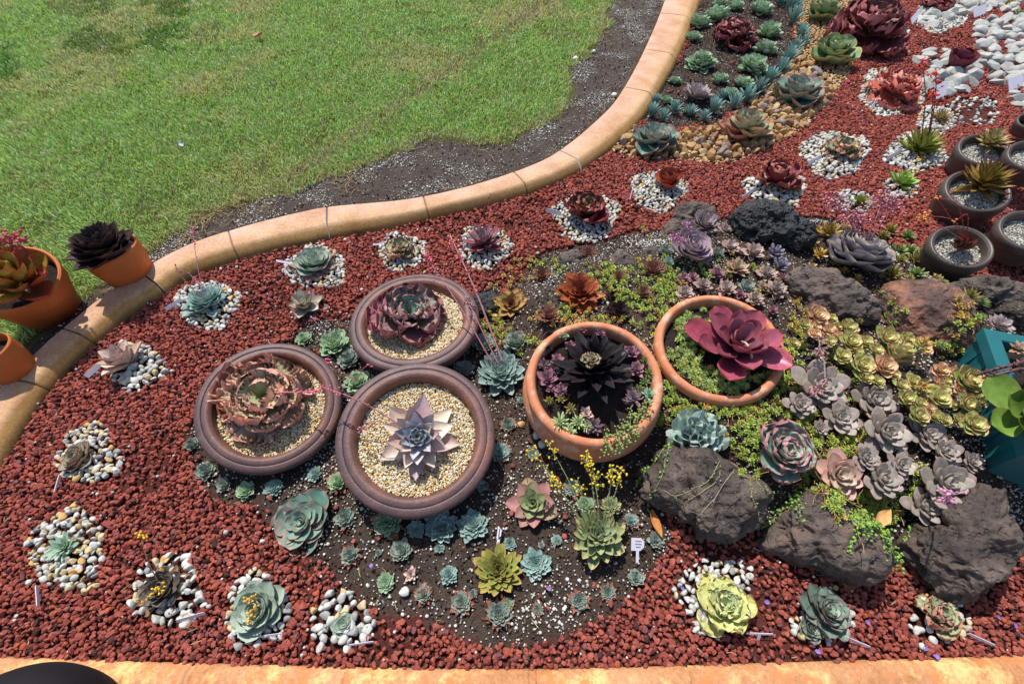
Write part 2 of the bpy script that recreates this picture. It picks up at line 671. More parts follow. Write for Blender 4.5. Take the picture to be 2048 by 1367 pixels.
xs = np.concatenate([[-60, -30, -15, -9], np.arange(-6, 6.5, .03), [9, 15, 30, 60]])
ys = np.concatenate([[-40, -12, -5, -2, -1], np.arange(-.6, 6.0, .03), [8, 12, 20, 40, 80]])
GX, GY = np.meshgrid(xs, ys, indexing='ij')
PXg, PYg = proj(np.stack([GX, GY, np.zeros_like(GX)], -1))
front = (GY * CT + CAMH * ST) > 0.3
lawn_m = inpoly(PXg, PYg, LAWN_PX) & front
GZ = hmap(GX, GY) - 0.004
GZ = GZ + np.where(lawn_m, 0.0, 0)
GZ += .010 * (fbm2(GX, GY, 9, 3, 3) - .5)
GZ[GY < -.02] = -.02
n1 = fbm2(GX, GY, 14, 4, 2)[..., None]
n2 = fbm2(GX, GY, 3, 3, 8)[..., None]
soil_c = lin('#3d322c') * (1 - n1) + lin('#594c43') * n1
strip = inpoly(PXg, PYg, [(x, y) for x, y in LAWN_EDGE] + KERB_OUT[::-1]) & front
strip_c = lin('#453c36') * (1 - n1) + lin('#5f554e') * n1
lawn_c = lin('#424a22') * (1 - n2) + lin('#625f34') * n2
gc = np.where(strip[..., None], strip_c, soil_c)
gc = np.where(lawn_m[..., None], lawn_c, gc)
bed_m = inpoly(PXg, PYg, BED_PX) & front & ~inpoly(PXg, PYg, SOIL_LOW) & ~inpoly(PXg, PYg, SOIL_TOP) & ~inpoly(PXg, PYg, MOUND_PX)
gc = np.where(bed_m[..., None], lin('#4a2a24') * (1 - n1) + lin('#6b3a32') * n1, gc)
nx, ny = GX.shape
idx = np.arange(nx * ny).reshape(nx, ny)
GF = np.stack([idx[:-1, :-1], idx[1:, :-1], idx[1:, 1:], idx[:-1, 1:]], -1).reshape(-1, 4)
g = link('ground', np_mesh('ground', np.stack([GX, GY, GZ], -1).reshape(-1, 3), GF, M_GROUND, gc.reshape(-1, 3)))
tag(g, 'dark crumbly soil under the garden bed, gravel and lawn', 'ground', kind='structure')


# ------------------------------------------------------------------ kerbs
def kerb_stations():
    O = bez([at(x, y, KZ) for x, y in KERB_OUT], 600)[:, :2]
    I = bez([at(x, y, 0.0) for x, y in KERB_IN], 900)[:, :2]
    s = np.concatenate([[0], np.cumsum(np.hypot(*np.diff(O, axis=0).T))])
    n = int(s[-1] / .014)
    si = np.linspace(0, s[-1], n)
    O = np.stack([np.interp(si, s, O[:, 0]), np.interp(si, s, O[:, 1])], -1)
    T = np.gradient(O, axis=0)
    T /= np.linalg.norm(T, axis=1)[:, None]
    Nn = np.stack([T[:, 1], -T[:, 0]], -1)
    W = np.zeros(n)
    for i in range(n):
        d = I - O[i]
        W[i] = np.min(np.hypot(d[:, 0], d[:, 1]))
    k = np.ones(31) / 31
    W = np.convolve(np.pad(W, 15, 'edge'), k, 'valid')
    for _ in range(2):
        Nn = np.stack([np.convolve(np.pad(Nn[:, c], 8, 'edge'), np.ones(17) / 17, 'valid') for c in (0, 1)], -1)
        Nn /= np.linalg.norm(Nn, axis=1)[:, None]
    return si, O, Nn, W


KS, KO, KN, KW = kerb_stations()
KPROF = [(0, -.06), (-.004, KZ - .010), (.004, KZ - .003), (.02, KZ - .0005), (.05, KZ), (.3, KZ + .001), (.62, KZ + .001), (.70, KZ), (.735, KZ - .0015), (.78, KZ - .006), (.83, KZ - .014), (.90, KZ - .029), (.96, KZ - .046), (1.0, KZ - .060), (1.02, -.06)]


def near_s(px, py):
    p = at(px, py, KZ)[:2]
    return float(KS[np.argmin(np.hypot(KO[:, 0] - p[0], KO[:, 1] - p[1]))])


DARKJ = sorted(near_s(*p) for p in ((281, 547), (652, 412), (1122, 300)))
GROOVE = [near_s(*p) for p in ((455, 461), (845, 392), (1030, 345), (125, 655), (1252, 175), (1290, 98), (1322, 25), (20, 755))]


def build_kerb():
    cuts = [0.0] + DARKJ + [KS[-1]]
    for a, b in zip(cuts[:-1], cuts[1:]):
        a2, b2 = a + .0045, b - .0045
        st = list(np.arange(a2, b2, .014)) + [b2]
        dip = {}
        for gq in GROOVE:
            if a2 + .02 < gq < b2 - .02:
                st = [s for s in st if abs(s - gq) > .007]
                for off, dz in ((-.006, 0), (-.0026, .004), (0, .006), (.0026, .004), (.006, 0)):
                    st.append(gq + off)
                    dip[round(gq + off, 6)] = dz
        st = sorted(st)
        rows = []
        for s in st:
            o = np.array([np.interp(s, KS, KO[:, c]) for c in (0, 1)])
            nn = np.array([np.interp(s, KS, KN[:, c]) for c in (0, 1)])
            w = float(np.interp(s, KS, KW))
            dz = dip.get(round(s, 6), 0)
            wob = .0035 * (vnoise(np.array([s * 7, 1.5, 0]), 4) - .5)
            rows.append([(*(o + nn * u * w), z - (dz if z > 0 else 0) + wob) for u, z in KPROF])
        R = np.array(rows)
        R[..., 2] += .003 * (fbm(R * 22, 2, 6) - .5)
        m, k = R.shape[:2]
        i = np.arange(m - 1)[:, None] * k
        j = np.arange(k - 1)[None]
        Q = np.stack([i + j, i + j + 1, i + k + j + 1, i + k + j], -1).reshape(-1, 4)
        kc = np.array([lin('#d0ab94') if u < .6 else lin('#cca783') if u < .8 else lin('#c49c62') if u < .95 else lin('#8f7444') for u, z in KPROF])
        kk = np.tile(kc, (m, 1)).reshape(m, k, 3) * np.array([.45 if dip.get(round(s, 6), 0) > 0 else 1.0 for s in st])[:, None, None]
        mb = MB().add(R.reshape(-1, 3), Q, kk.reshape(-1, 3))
        for row in (R[0], R[-1]):
            mb.add(np.concatenate([row, [row.mean(0)]]), np.array([(q, q + 1, k) for q in range(k - 1)] + [(k - 1, 0, k)]))
        tag(mb.obj('kerb', M_KERB), 'section of curved salmon and ochre concrete kerb between lawn and bed', 'kerb', 'curved kerb sections', 'structure')


build_kerb()


def build_front_kerb():
    E = bez([at(x, y, 0.02) for x, y in ((-500, 1290), (0, 1312), (500, 1328), (1024, 1337), (1500, 1326), (2048, 1308), (2600, 1275))], 1500)
    prof = [(-.008, -.05), (0, .004), (.006, .014), (.010, .017), (.018, .026), (.03, .031), (.05, .031), (.12, .028), (.2, .026), (.215, .018), (.22, -.05)]
    T = np.gradient(E, axis=0)
    T /= np.linalg.norm(T, axis=1)[:, None]
    Nn = np.stack([T[:, 1], -T[:, 0], 0 * T[:, 0]], -1)
    R = np.array([[E[i] * (1, 1, 0) + Nn[i] * u + (0, 0, z) for u, z in prof] for i in range(len(E))])
    R[..., 2] += .006 * (fbm(R * 22, 4, 9) - .5)
    for jx in (372, 384, 690, 1060, 1075, 1383, 1716, 2030):
        jw = at(jx, 1345, .03)[0]
        R[..., 2] -= .007 * np.exp(-((R[..., 0] - jw) / .0035) ** 2)
    m, k = R.shape[:2]
    i = np.arange(m - 1)[:, None] * k
    j = np.arange(k - 1)[None]
    Q = np.stack([i + j, i + j + 1, i + k + j + 1, i + k + j], -1).reshape(-1, 4)
    tag(MB().add(R.reshape(-1, 3), Q).obj('kerb', M_KERB2), 'worn orange concrete kerb running straight along the near side of the bed', 'kerb', kind='structure')


build_front_kerb()

# ------------------------------------------------------------------ pebble patches (px centre, px size) and what each one rings
PATCH = [
    (418, 612, 126, 96, 'round patch of white pebbles ringing the blue-grey rosette near the cracked kerb'),
    (634, 538, 122, 88, 'round patch of white pebbles around the pale grey-green rosette by the kerb'),
    (278, 735, 108, 98, 'patch of chunky white pebbles behind the pale peach upright rosette'),
    (182, 912, 128, 122, 'patch of cream pebbles around the pink and green rosette above the green star'),
    (143, 1102, 152, 168, 'tall oval of white and cream pebbles around the bright green star rosette'),
    (339, 1182, 142, 150, 'ring of white stones around the dark brown rosette with yellow flowers'),
    (516, 1222, 128, 150, 'ring of white pebbles around the grey-green rosette with orange flowers'),
    (685, 1240, 122, 128, 'ring of white stones around the tiny grey rosette near the worn kerb'),
    (806, 507, 96, 74, 'small white pebble patch around the flat pink and green frilly rosette'),
    (970, 497, 106, 86, 'white pebble patch around the pointed lilac-pink rosette'),
    (1172, 437, 130, 98, 'large bright white pebble patch under the dark red cabbage-like rosette'),
    (1316, 385, 112, 84, 'white pebble patch beside the rust-orange cupped rosette'),
    (1550, 380, 124, 74, 'white stone patch under the wine-red wavy rosette'),
    (1668, 312, 136, 92, 'oval white pebble patch around the green rosette with red wavy edges'),
    (1828, 308, 120, 82, 'white pebble patch under the spiky yellow-green rosette with tall red stems'),
    (1798, 380, 72, 50, 'few white pebbles beside the fresh green starry rosette'),
    (1705, 408, 78, 50, 'few white stones beside the tight green ball rosette behind pink blossom'),
    (1868, 245, 76, 62, 'small white pebble patch under the orange and green star rosette'),
    (1780, 188, 132, 92, 'white pebble patch around the coral-red frilled rosette'),
    (1748, 62, 128, 92, 'white pebble patch beneath the big maroon frilled rosette'),
    (1430, 1192, 152, 160, 'ring of white pebbles around the yellow-green wavy rosette'),
    (1640, 1232, 118, 118, 'white pebble patch around the green rosette with three offsets'),
    (1872, 1232, 118, 112, 'sparse white pebble patch around the pink-edged green rosette near the big rock'),
    (1880, 30, 100, 80, 'white pebbles around the orange-red frilled rosette at the far end of the bed'),
    (1940, 225, 120, 60, 'scattered white crumbs beside the lone dark nursery pot rim'),
]


def in_patch(X, Y, c, grow=1.0):
    x, y, w, h = c[:4]
    a = np.arctan2((Y - y) / h, (X - x) / w)
    wob = 1 + .09 * np.sin(3 * a + x) + .06 * np.sin(5 * a + y)
    return np.hypot((X - x) / (w / 2), (Y - y) / (h / 2)) < grow * wob


def jitter_grid(x0, x1, y0, y1, sp, rng, j=.42):
    gx, gy = np.meshgrid(np.arange(x0, x1, sp), np.arange(y0, y1, sp * .87), indexing='ij')
    gx = gx + (np.arange(gx.shape[1]) % 2)[None] * sp * .5
    gx = gx + rng.uniform(-j, j, gx.shape) * sp
    gy = gy + rng.uniform(-j, j, gy.shape) * sp
    return gx.ravel(), gy.ravel()


RNG = np.random.default_rng(7)
FRAME = lambda X, Y, m=70: (X > -m) & (X < 2048 + m) & (Y > -m) & (Y < 1367 + m)


def with_ground(gx, gy, dz=0.0):
    return np.stack([gx, gy, hmap(gx, gy) + dz], -1)


# red scoria -------------------------------------------------------
def build_scoria():
    gx, gy = jitter_grid(-2.2, 5.6, 0.0, 5.2, .0128, RNG)
    P = with_ground(gx, gy)
    X, Y = proj(P)
    k = FRAME(X, Y) & inpoly(X, Y, BED_PX)
    gx, gy, P, X, Y = gx[k], gy[k], P[k], X[k], Y[k]
    wob = 14 * (fbm2(gx, gy, 8, 3, 21) - .5) * 2
    keep = np.ones(len(gx), bool)
    for poly in (SOIL_LOW, SOIL_TOP, MOUND_PX):
        keep &= ~inpoly(X + wob, Y + wob, poly)
    keep &= ~inpoly(X, Y, TAN_PX)
    for c in PATCH:
        keep &= ~in_patch(X, Y, c, .96)
    # thin spots where soil and crumbs show
    thin = fbm2(gx, gy, 3.1, 4, 33)
    keep &= RNG.random(len(gx)) > np.where(thin > .62, .45, .02)
    # strays over the soil edge
    stray = (inpoly(X, Y, SOIL_LOW) | inpoly(X, Y, SOIL_TOP)) & (RNG.random(len(gx)) < .012)
    keep |= stray
    P, X, Y = P[keep], X[keep], Y[keep]
    n = len(P)
    sz = RNG.uniform(.0052, .0112, n) * (1 + .35 * (RNG.random(n) > .93))
    P[:, 2] += .006 + RNG.uniform(-.004, .006, n)
    t = RNG.random(n)[:, None]
    base = lin('#85433a') * (1 - t) + lin('#a95e50') * t
    dk = RNG.random(n)
    base = np.where((dk > .95)[:, None], lin('#4d3532'), base)
    base = np.where((dk < .05)[:, None], lin('#a9583f'), base)
    base = np.where(((dk > .90) & (dk < .95))[:, None], lin('#7a4f50'), base)
    nearm = P[:, 1] < 1.7
    mb = MB()
    for msk, lvl in ((nearm, 1), (~nearm, 0)):
        if msk.any():
            va, F = stone_variants(24, lvl, np.random.default_rng(3), 1.0, (.5, .9), 9)
            V, FF, C = scatter_mesh(P[msk], sz[msk] * (1.0 if lvl else 1.12), base[msk], va, F, RNG)
            mb.add(V, FF, C)
    o = mb.obj('red_scoria_gravel', M_SCORIA, smooth=False)
    tag(o, 'brick-red crushed scoria gravel covering most of the bed', 'gravel', kind='stuff')


build_scoria()


def build_patches():
    va, F = stone_variants(20, 2, np.random.default_rng(5), .8, (.5, .85), 8)
    for q, c in enumerate(PATCH):
        w0 = at(c[0], c[1], 0)
        sp = (.0185 if w0[1] < 2.2 else .024) * (1.25 if q in (2, 5, 7, 12) else 1.0)
        if q == 24:
            sp = .034
        r = max(c[2], c[3]) * mpp(w0) * 1.6 + .05
        gx, gy = jitter_grid(w0[0] - r, w0[0] + r, w0[1] - r, w0[1] + r, sp, RNG, .44)
        P = with_ground(gx, gy)
        X, Y = proj(P)
        k = in_patch(X, Y, c)
        if q == 24:
            k &= RNG.random(len(k)) < .7
        if q in (15, 16, 22):
            k &= RNG.random(len(k)) < .75
        P, X, Y = P[k], X[k], Y[k]
        rr = np.hypot((X - c[0]) / (c[2] / 2), (Y - c[1]) / (c[3] / 2))
        P[:, 2] += .008 + .012 * np.clip(1 - rr ** 2, 0, 1) + RNG.uniform(0, .003, len(P))
        n = len(P)
        sz = sp * RNG.uniform(.42, .78, n) * (.6 if q == 24 else 1)
        t = RNG.random(n)
        warm = {3: .35, 4: .4, 22: .35}.get(q, .14)
        colr = np.where((t < warm)[:, None], lin('#bfaa80') + RNG.uniform(-.05, .05, (n, 1)), lin('#bdbbb2') + RNG.uniform(-.10, .08, (n, 1)))
        colr = np.where(((t > .9))[:, None], lin('#8f8f8c'), colr)
        colr = np.where(((t < warm * .25))[:, None], lin('#c69d5c'), colr)
        V, FF, C = scatter_mesh(P, sz, colr, va, F, RNG)
        o = MB().add(V, FF, C).obj('white_pebbles', M_PEBBLE)
        tag(o, c[4], 'pebbles', 'pebble patches around single plants', 'stuff')


build_patches()


# perlite and bark in the soil ------------------------------------
def build_crumbs():
    gx, gy = jitter_grid(-2.6, 4.2, 0.02, 5.2, .0092, RNG, .5)
    P = with_ground(gx, gy)
    X, Y = proj(P)
    k = FRAME(X, Y, 10)
    gx, gy, P, X, Y = gx[k], gy[k], P[k], X[k], Y[k]
    low = inpoly(X, Y, SOIL_LOW)
    top = inpoly(X, Y, SOIL_TOP)
    mound = inpoly(X, Y, MOUND_PX)
    strip = inpoly(X, Y, LAWN_EDGE + KERB_OUT[::-1]) & ~inpoly(X, Y, LAWN_PX)
    bed = inpoly(X, Y, BED_PX) & ~low & ~top & ~mound
    cl = fbm2(gx, gy, 6, 3, 41)
    pr = np.zeros(len(gx))
    pr[low | mound] = (.28 + .7 * sstep(cl, .52, .72))[low | mound]
    pr[top] = .10
    pr[strip] = (.08 + .75 * sstep(cl, .5, .68))[strip]
    pr[bed] = .012 * (P[bed][:, 1] < 9)
    k = RNG.random(len(gx)) < pr * .62
    n = k.sum()
    Q = P[k]
    isbed = bed[k]
    Q[:, 2] += np.where(isbed, .017, .001)
    va, F = stone_variants(8, 0, np.random.default_rng(9), .3, (.6, 1), 3)
    sz = RNG.uniform(.0015, .0038, n) * (1 + .8 * (RNG.random(n) > .9)) * (1 + .4 * isbed)
    c = lin('#d8d4c8') * RNG.uniform(.6, 1.0, (n, 1))
    V, FF, C = scatter_mesh(Q, sz, c, va, F, RNG)
    tag(MB().add(V, FF, C).obj('perlite_crumbs', M_CRUMB), 'tiny white perlite crumbs sprinkled over the dark soil', 'crumbs', kind='stuff')
    k = (RNG.random(len(gx)) < .2) & (low | top | mound | (strip & (RNG.random(len(gx)) < .3)))
    n = k.sum()
    Q = P[k]
    Q[:, 2] += .001
    sz = RNG.uniform(.003, .0085, n)
    t = RNG.random((n, 1))
    c = lin('#2a211d') * (1 - t) + lin('#5d4c41') * t
    c = np.where((RNG.random((n, 1)) > .93), lin('#8a8682'), c)
    V, FF, C = scatter_mesh(Q, sz, c, va * np.array([1, .55, .4]), F, RNG)
    tag(MB().add(V, FF, C).obj('soil_clods', M_CRUMB, smooth=False), 'dark bark chips and clods of soil scattered over the bare earth', 'soil', kind='stuff')


build_crumbs()


# lawn --------------------------------------------------------------
def build_lawn():
    gx, gy = jitter_grid(-5.6, 2.4, .3, 6.2, .0088, RNG, .5)
    P = with_ground(gx, gy)
    X, Y = proj(P)
    k = FRAME(X, Y, 60)
    gx, gy, P, X, Y = gx[k], gy[k], P[k], X[k], Y[k]
    wob = 60 * (fbm2(gx, gy, 5, 3, 51) - .5)
    ins = inpoly(X + wob * .6, Y + wob * .6, LAWN_PX)
    d = polydist(X, Y, LAWN_EDGE)
    pat = fbm2(gx, gy, 1.3, 4, 61)
    pat2 = fbm2(gx, gy, 5.5, 4, 71)
    bare = sstep(fbm2(gx, gy, 4.2, 3, 88), .62, .74) * .5
    pr = np.clip(.62 + d / 22, 0, 1) * (1 - bare)
    pr = np.where(np.hypot((X - 165) / 70, (Y - 12) / 28) < 1, .25, pr)
    pr = np.where(np.hypot((X - 1120) / 40, (Y - 72) / 14) < 1, .35, pr)
    far = np.clip((P[:, 1] - 2.2) / 2.6, 0, 1)
    k = ins & (RNG.random(len(gx)) < pr * (1 - .45 * far))
    gx, gy, P, X, Y, pat, pat2, far, d = gx[k], gy[k], P[k], X[k], Y[k], pat[k], pat2[k], far[k], d[k]
    n = len(gx)
    clump = fbm2(gx, gy, 16, 2, 97)
    L = RNG.uniform(.016, .040, n) * (.45 + .7 * pat2 + .5 * clump)
    clover = np.zeros(n)
    for cx, cy, rx, ry in ((215, 85, 70, 26), (325, 75, 40, 26), (340, 10, 50, 22), (10, 130, 30, 45), (200, 5, 40, 14)):
        clover = np.maximum(clover, np.hypot((X - cx) / rx, (Y - cy) / ry) < .9 + 2.2 * (fbm2(gx, gy, 9, 3, 15) - .5) + .5 * (RNG.random(n) - .5))
    W = RNG.uniform(.0012, .0023, n) * (1 + .7 * far) * (1 + .8 * clover)
    az = RNG.uniform(0, 2 * math.pi, n) * .55 + 12 * fbm2(gx, gy, 10, 2, 93)
    lean = RNG.uniform(.15, 1.25, n)
    D = np.stack([np.cos(az), np.sin(az), 0 * az], -1)
    S = np.stack([-np.sin(az), np.cos(az), 0 * az], -1)
    up = np.array([0, 0, 1.0])
    a1, a2 = np.cos(lean * .6)[:, None], np.sin(lean * .6)[:, None]
    b1, b2 = np.cos(lean * 1.35)[:, None], np.sin(lean * 1.35)[:, None]
    p0 = P
    p1 = p0 + (up * a1 + D * a2) * (L * .5)[:, None]
    p2 = p1 + (up * b1 + D * b2) * (L * .5)[:, None]
    w = (S * W[:, None])
    V = np.stack([p0 - w, p0 + w, p1 + w * .8, p1 - w * .8, p2], 1).reshape(-1, 3)
    o = np.arange(n)[:, None] * 5
    Q = o + np.array([0, 1, 2, 3])
    T = o + np.array([3, 2, 4])
    t = RNG.random((n, 1))
    g0 = lin('#6f9f3c') * (1 - t) + lin('#bfe07a') * t
    yel = sstep(pat + .35 * (pat2 - .5) + .13 * sstep(900 - X, 0, 700) * sstep(420 - Y, 0, 260) - .06, .50, .74)[:, None]
    yc = lin('#b6be5c') * (1 - t) + lin('#dcd496') * t
    c = g0 * (1 - .75 * yel) + yc * .75 * yel
    edge = np.clip(1 - d / 26, 0, 1)[:, None]
    straw = (RNG.random((n, 1)) < .09 + .45 * edge + .2 * yel)
    c = np.where(straw, lin('#c5b183') * (.75 + .35 * t), c)
    c = c * (1 - .45 * clover[:, None]) * np.where(clover[:, None] > 0, np.array([.75, 1.0, .6]), 1)
    c = np.where((RNG.random((n, 1)) < .02), lin('#c9d6c0'), c)
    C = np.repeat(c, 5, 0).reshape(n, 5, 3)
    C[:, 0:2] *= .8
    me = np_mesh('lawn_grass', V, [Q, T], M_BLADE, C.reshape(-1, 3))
    tag(link('lawn_grass', me), 'short sunlit green lawn grass with paler dry patches', 'grass', kind='stuff')
    # straw runners along the worn edge
    mb = MB()
    E = np.array(LAWN_EDGE, float)
    anchors = [(420, 430, 26, 60), (470, 415, 30, 60), (380, 470, 20, 30), (690, 365, 26, 45), (1245, 25, 30, 45), (1200, 80, 20, 20), (1130, 215, 25, 22), (250, 560, 22, 30), (960, 290, 25, 14), (820, 300, 20, 12), (1215, 60, 18, 14),
               (1060, 262, 24, 14), (560, 395, 30, 12)]
    for cx, cy, r, m in anchors:
        for _ in range(m):
            x, y = cx + RNG.normal() * r, cy + RNG.normal() * r * .5
            p = ground_at(x, y)
            a = RNG.uniform(0, 6.28)
            l = RNG.uniform(.03, .09)
            q = [p + (0, 0, .004)]
            for s in range(3):
                a += RNG.normal() * .45
                q.append(q[-1] + np.array([math.cos(a) * l / 3, math.sin(a) * l / 3, RNG.uniform(-.003, .007)]))
            V, F = tube(bez(q, 8), RNG.uniform(.0008, .0016), 4, False)
            mb.add(V, F, lin('#b89f70') * RNG.uniform(.65, 1.15))
    tag(mb.obj('straw_runners', M_DRY), 'dry straw-coloured grass runners straggling over the worn lawn edge', 'dry grass', kind='stuff')


build_lawn()


# rocks --------------------------------------------------------------
ROCKS = [
    ([(1285, 935), (1330, 905), (1400, 905), (1440, 930), (1480, 945), (1520, 970), (1538, 1000), (1522, 1040), (1480, 1065), (1440, 1080), (1400, 1072), (1385, 1045), (1330, 1015), (1285, 985)], .13, 'dark', 'big pitted dark lava rock under the pale blue-green rosette, pale vine stems over it'),
    ([(1515, 1085), (1560, 1050), (1590, 1000), (1640, 972), (1668, 982), (1692, 1030), (1740, 1065), (1772, 1095), (1767, 1130), (1735, 1157), (1690, 1152), (1620, 1132), (1570, 1112), (1525, 1102)], .10, 'grey', 'wedge-shaped brown-grey lava rock with a pale streak, in the middle of the front row'),
    ([(1800, 1100), (1830, 1060), (1880, 1050), (1900, 1000), (1960, 965), (2005, 985), (2014, 1030), (2036, 1090), (2010, 1130), (1960, 1172), (1905, 1192), (1860, 1172), (1820, 1147)], .13, 'dark', 'largest rugged dark rock in front of the teal planter'),
    ([(1572, 560), (1600, 538), (1640, 545), (1690, 560), (1730, 580), (1754, 610), (1747, 642), (1700, 657), (1640, 632), (1590, 607)], .13, 'grey', 'long slanted grey rock below the dark purple rosette'),
    ([(1750, 600), (1770, 570), (1830, 560), (1890, 570), (1932, 600), (1947, 640), (1932, 702), (1880, 722), (1820, 692), (1770, 672), (1740, 640)], .13, 'brown', 'smooth domed reddish-brown rock behind the pink-edged rosettes'),
    ([(1462, 440), (1490, 415), (1540, 410), (1590, 430), (1622, 460), (1617, 500), (1580, 512), (1530, 497), (1480, 482)], .12, 'black', 'shiny black porous lava rock below the wine-red wavy rosette'),
    ([(1322, 478), (1345, 440), (1375, 408), (1412, 410), (1434, 440), (1402, 472), (1350, 494)], .06, 'grey', 'half-hidden brown rock behind the lilac pointed rosette'),
    ([(1890, 575), (1940, 558), (2000, 556), (2080, 570), (2090, 640), (2000, 650), (1950, 625), (1910, 605)], .12, 'dark', 'rough dark rock under the darkest nursery bowls'),
    ([(1220, 522), (1240, 503), (1258, 510), (1270, 535), (1242, 548), (1220, 540)], .06, 'grey', 'small grey porous rock among the sedum above the terracotta bowl'),
    ([(945, 600), (965, 586), (995, 590), (1000, 627), (970, 634), (950, 622)], .03, 'black', 'small black stone left of the yellow star rosette'),
    ([(1262, 514), (1290, 501), (1322, 505), (1318, 522), (1275, 525)], .03, 'dark', 'thin dark slab behind the small brown rosette'),
    ([(1112, 520), (1135, 503), (1162, 508), (1152, 536), (1120, 540)], .04, 'grey', 'small grey stone left of the dark red upright rosette'),
]
RMAT = {'dark': M_ROCK_DARK, 'grey': M_ROCK_GREY, 'brown': M_ROCK_BROWN, 'black': M_ROCK_BLACK}


def build_rock(i, poly, zc, kind, label):
    poly = np.array(poly, float)
    cx, cy = poly.mean(0)
    g0 = ground_at(cx, cy, zc * .6)
    C = at(cx, cy, g0[2] * .6 + zc * .6)
    n = -(C - EYE)
    n /= np.linalg.norm(n)
    n = n * .9 + np.array([0, 0, .25])
    n /= np.linalg.norm(n)
    ex = np.cross([0, 0, 1.0], n)
    ex /= np.linalg.norm(ex)
    ey = np.cross(n, ex)
    o2 = []
    for x, y in poly:
        d = ray(x, y)
        t = ((C - EYE) @ n) / (d @ n)
        p = EYE + d * t - C
        o2.append((p @ ex, p @ ey))
    o2 = np.array(o2)
    ang = np.arctan2(o2[:, 1], o2[:, 0])
    rad = np.hypot(o2[:, 0], o2[:, 1])
    od = np.argsort(ang)
    ang, rad = ang[od], rad[od]
    ang = np.concatenate([ang - 2 * math.pi, ang, ang + 2 * math.pi])
    rad = np.tile(rad, 3)
    lvl = 6 if rad.mean() > .07 else 4
    V, F = icoL(lvl)
    ph = np.arctan2(V[:, 1], V[:, 0])
    rho = np.hypot(V[:, 0], V[:, 1])
    sharp = .62 if kind != 'brown' else .85
    rr = np.interp(ph, ang, rad)
    T = .72 * rad.mean()
    sg = np.sign(V[:, 2])
    L = np.stack([rr * rho ** sharp * np.cos(ph), rr * rho ** sharp * np.sin(ph), T * sg * np.abs(V[:, 2]) ** .8], -1)
    W = C + L[:, :1] * ex + L[:, 1:2] * ey + L[:, 2:] * n
    nn = W - C
    nn /= np.linalg.norm(nn, axis=1)[:, None] + 1e-9
    f = 5.0 if lvl == 6 else 11
    rough = {'dark': 1.0, 'grey': .9, 'brown': .45, 'black': 1.0}[kind]
    amp = rad.mean()
    big = fbm(W * f + i * 9, 3, 3) - .5
    ridge = np.abs(fbm(W * f * 2.2 + i * 5, 4, 12) - .5)
    fine = fbm(W * f * 9, 4, 22) - .5
    pit = sstep(fbm(W * f * 6.5 + 3, 2, 31), .58, .75)
    W = W + nn * (amp * rough * (.42 * big - .95 * ridge + .13 * fine - (.13 if kind == 'black' else .09) * pit) + amp * .10 * rough)[:, None]
    o = link('lava_rock', np_mesh('lava_rock', W - C, F, RMAT[kind]), None, C)
    tag(o, label, 'rock')


for i, r in enumerate(ROCKS):
    build_rock(i, *r)


# loose stones as individuals ------------------------------------------
def build_litter():
    rng = np.random.default_rng(19)
    mb = MB()
    for _ in range(330):
        x, y = rng.uniform(0, 2048), rng.uniform(430, 1330)
        if not inpoly(np.array(x), np.array(y), BED_PX):
            continue
        p = ground_at(x, y) + (0, 0, .013)
        a, l = rng.uniform(0, 6.28), rng.uniform(.008, .035)
        d = np.array([math.cos(a), math.sin(a), rng.normal() * .12]) * l
        q = [p - d / 2, p + rng.normal(size=3) * l * .08, p + d / 2]
        V, F = tube(bez(q, 6), np.array([.5, 1, 1, 1, 1, 1, .5])[:len(bez(q, 6))] * rng.uniform(.0006, .0015), 4)
        mb.add(V, F, lin(['#b59a6c', '#8a6c4c', '#c9b48c', '#5e4636'][rng.integers(0, 4)]))
    tag(mb.obj('dry_litter', M_DRY), 'dry twigs and husks littering the gravel and soil', 'litter', kind='stuff')


build_litter()


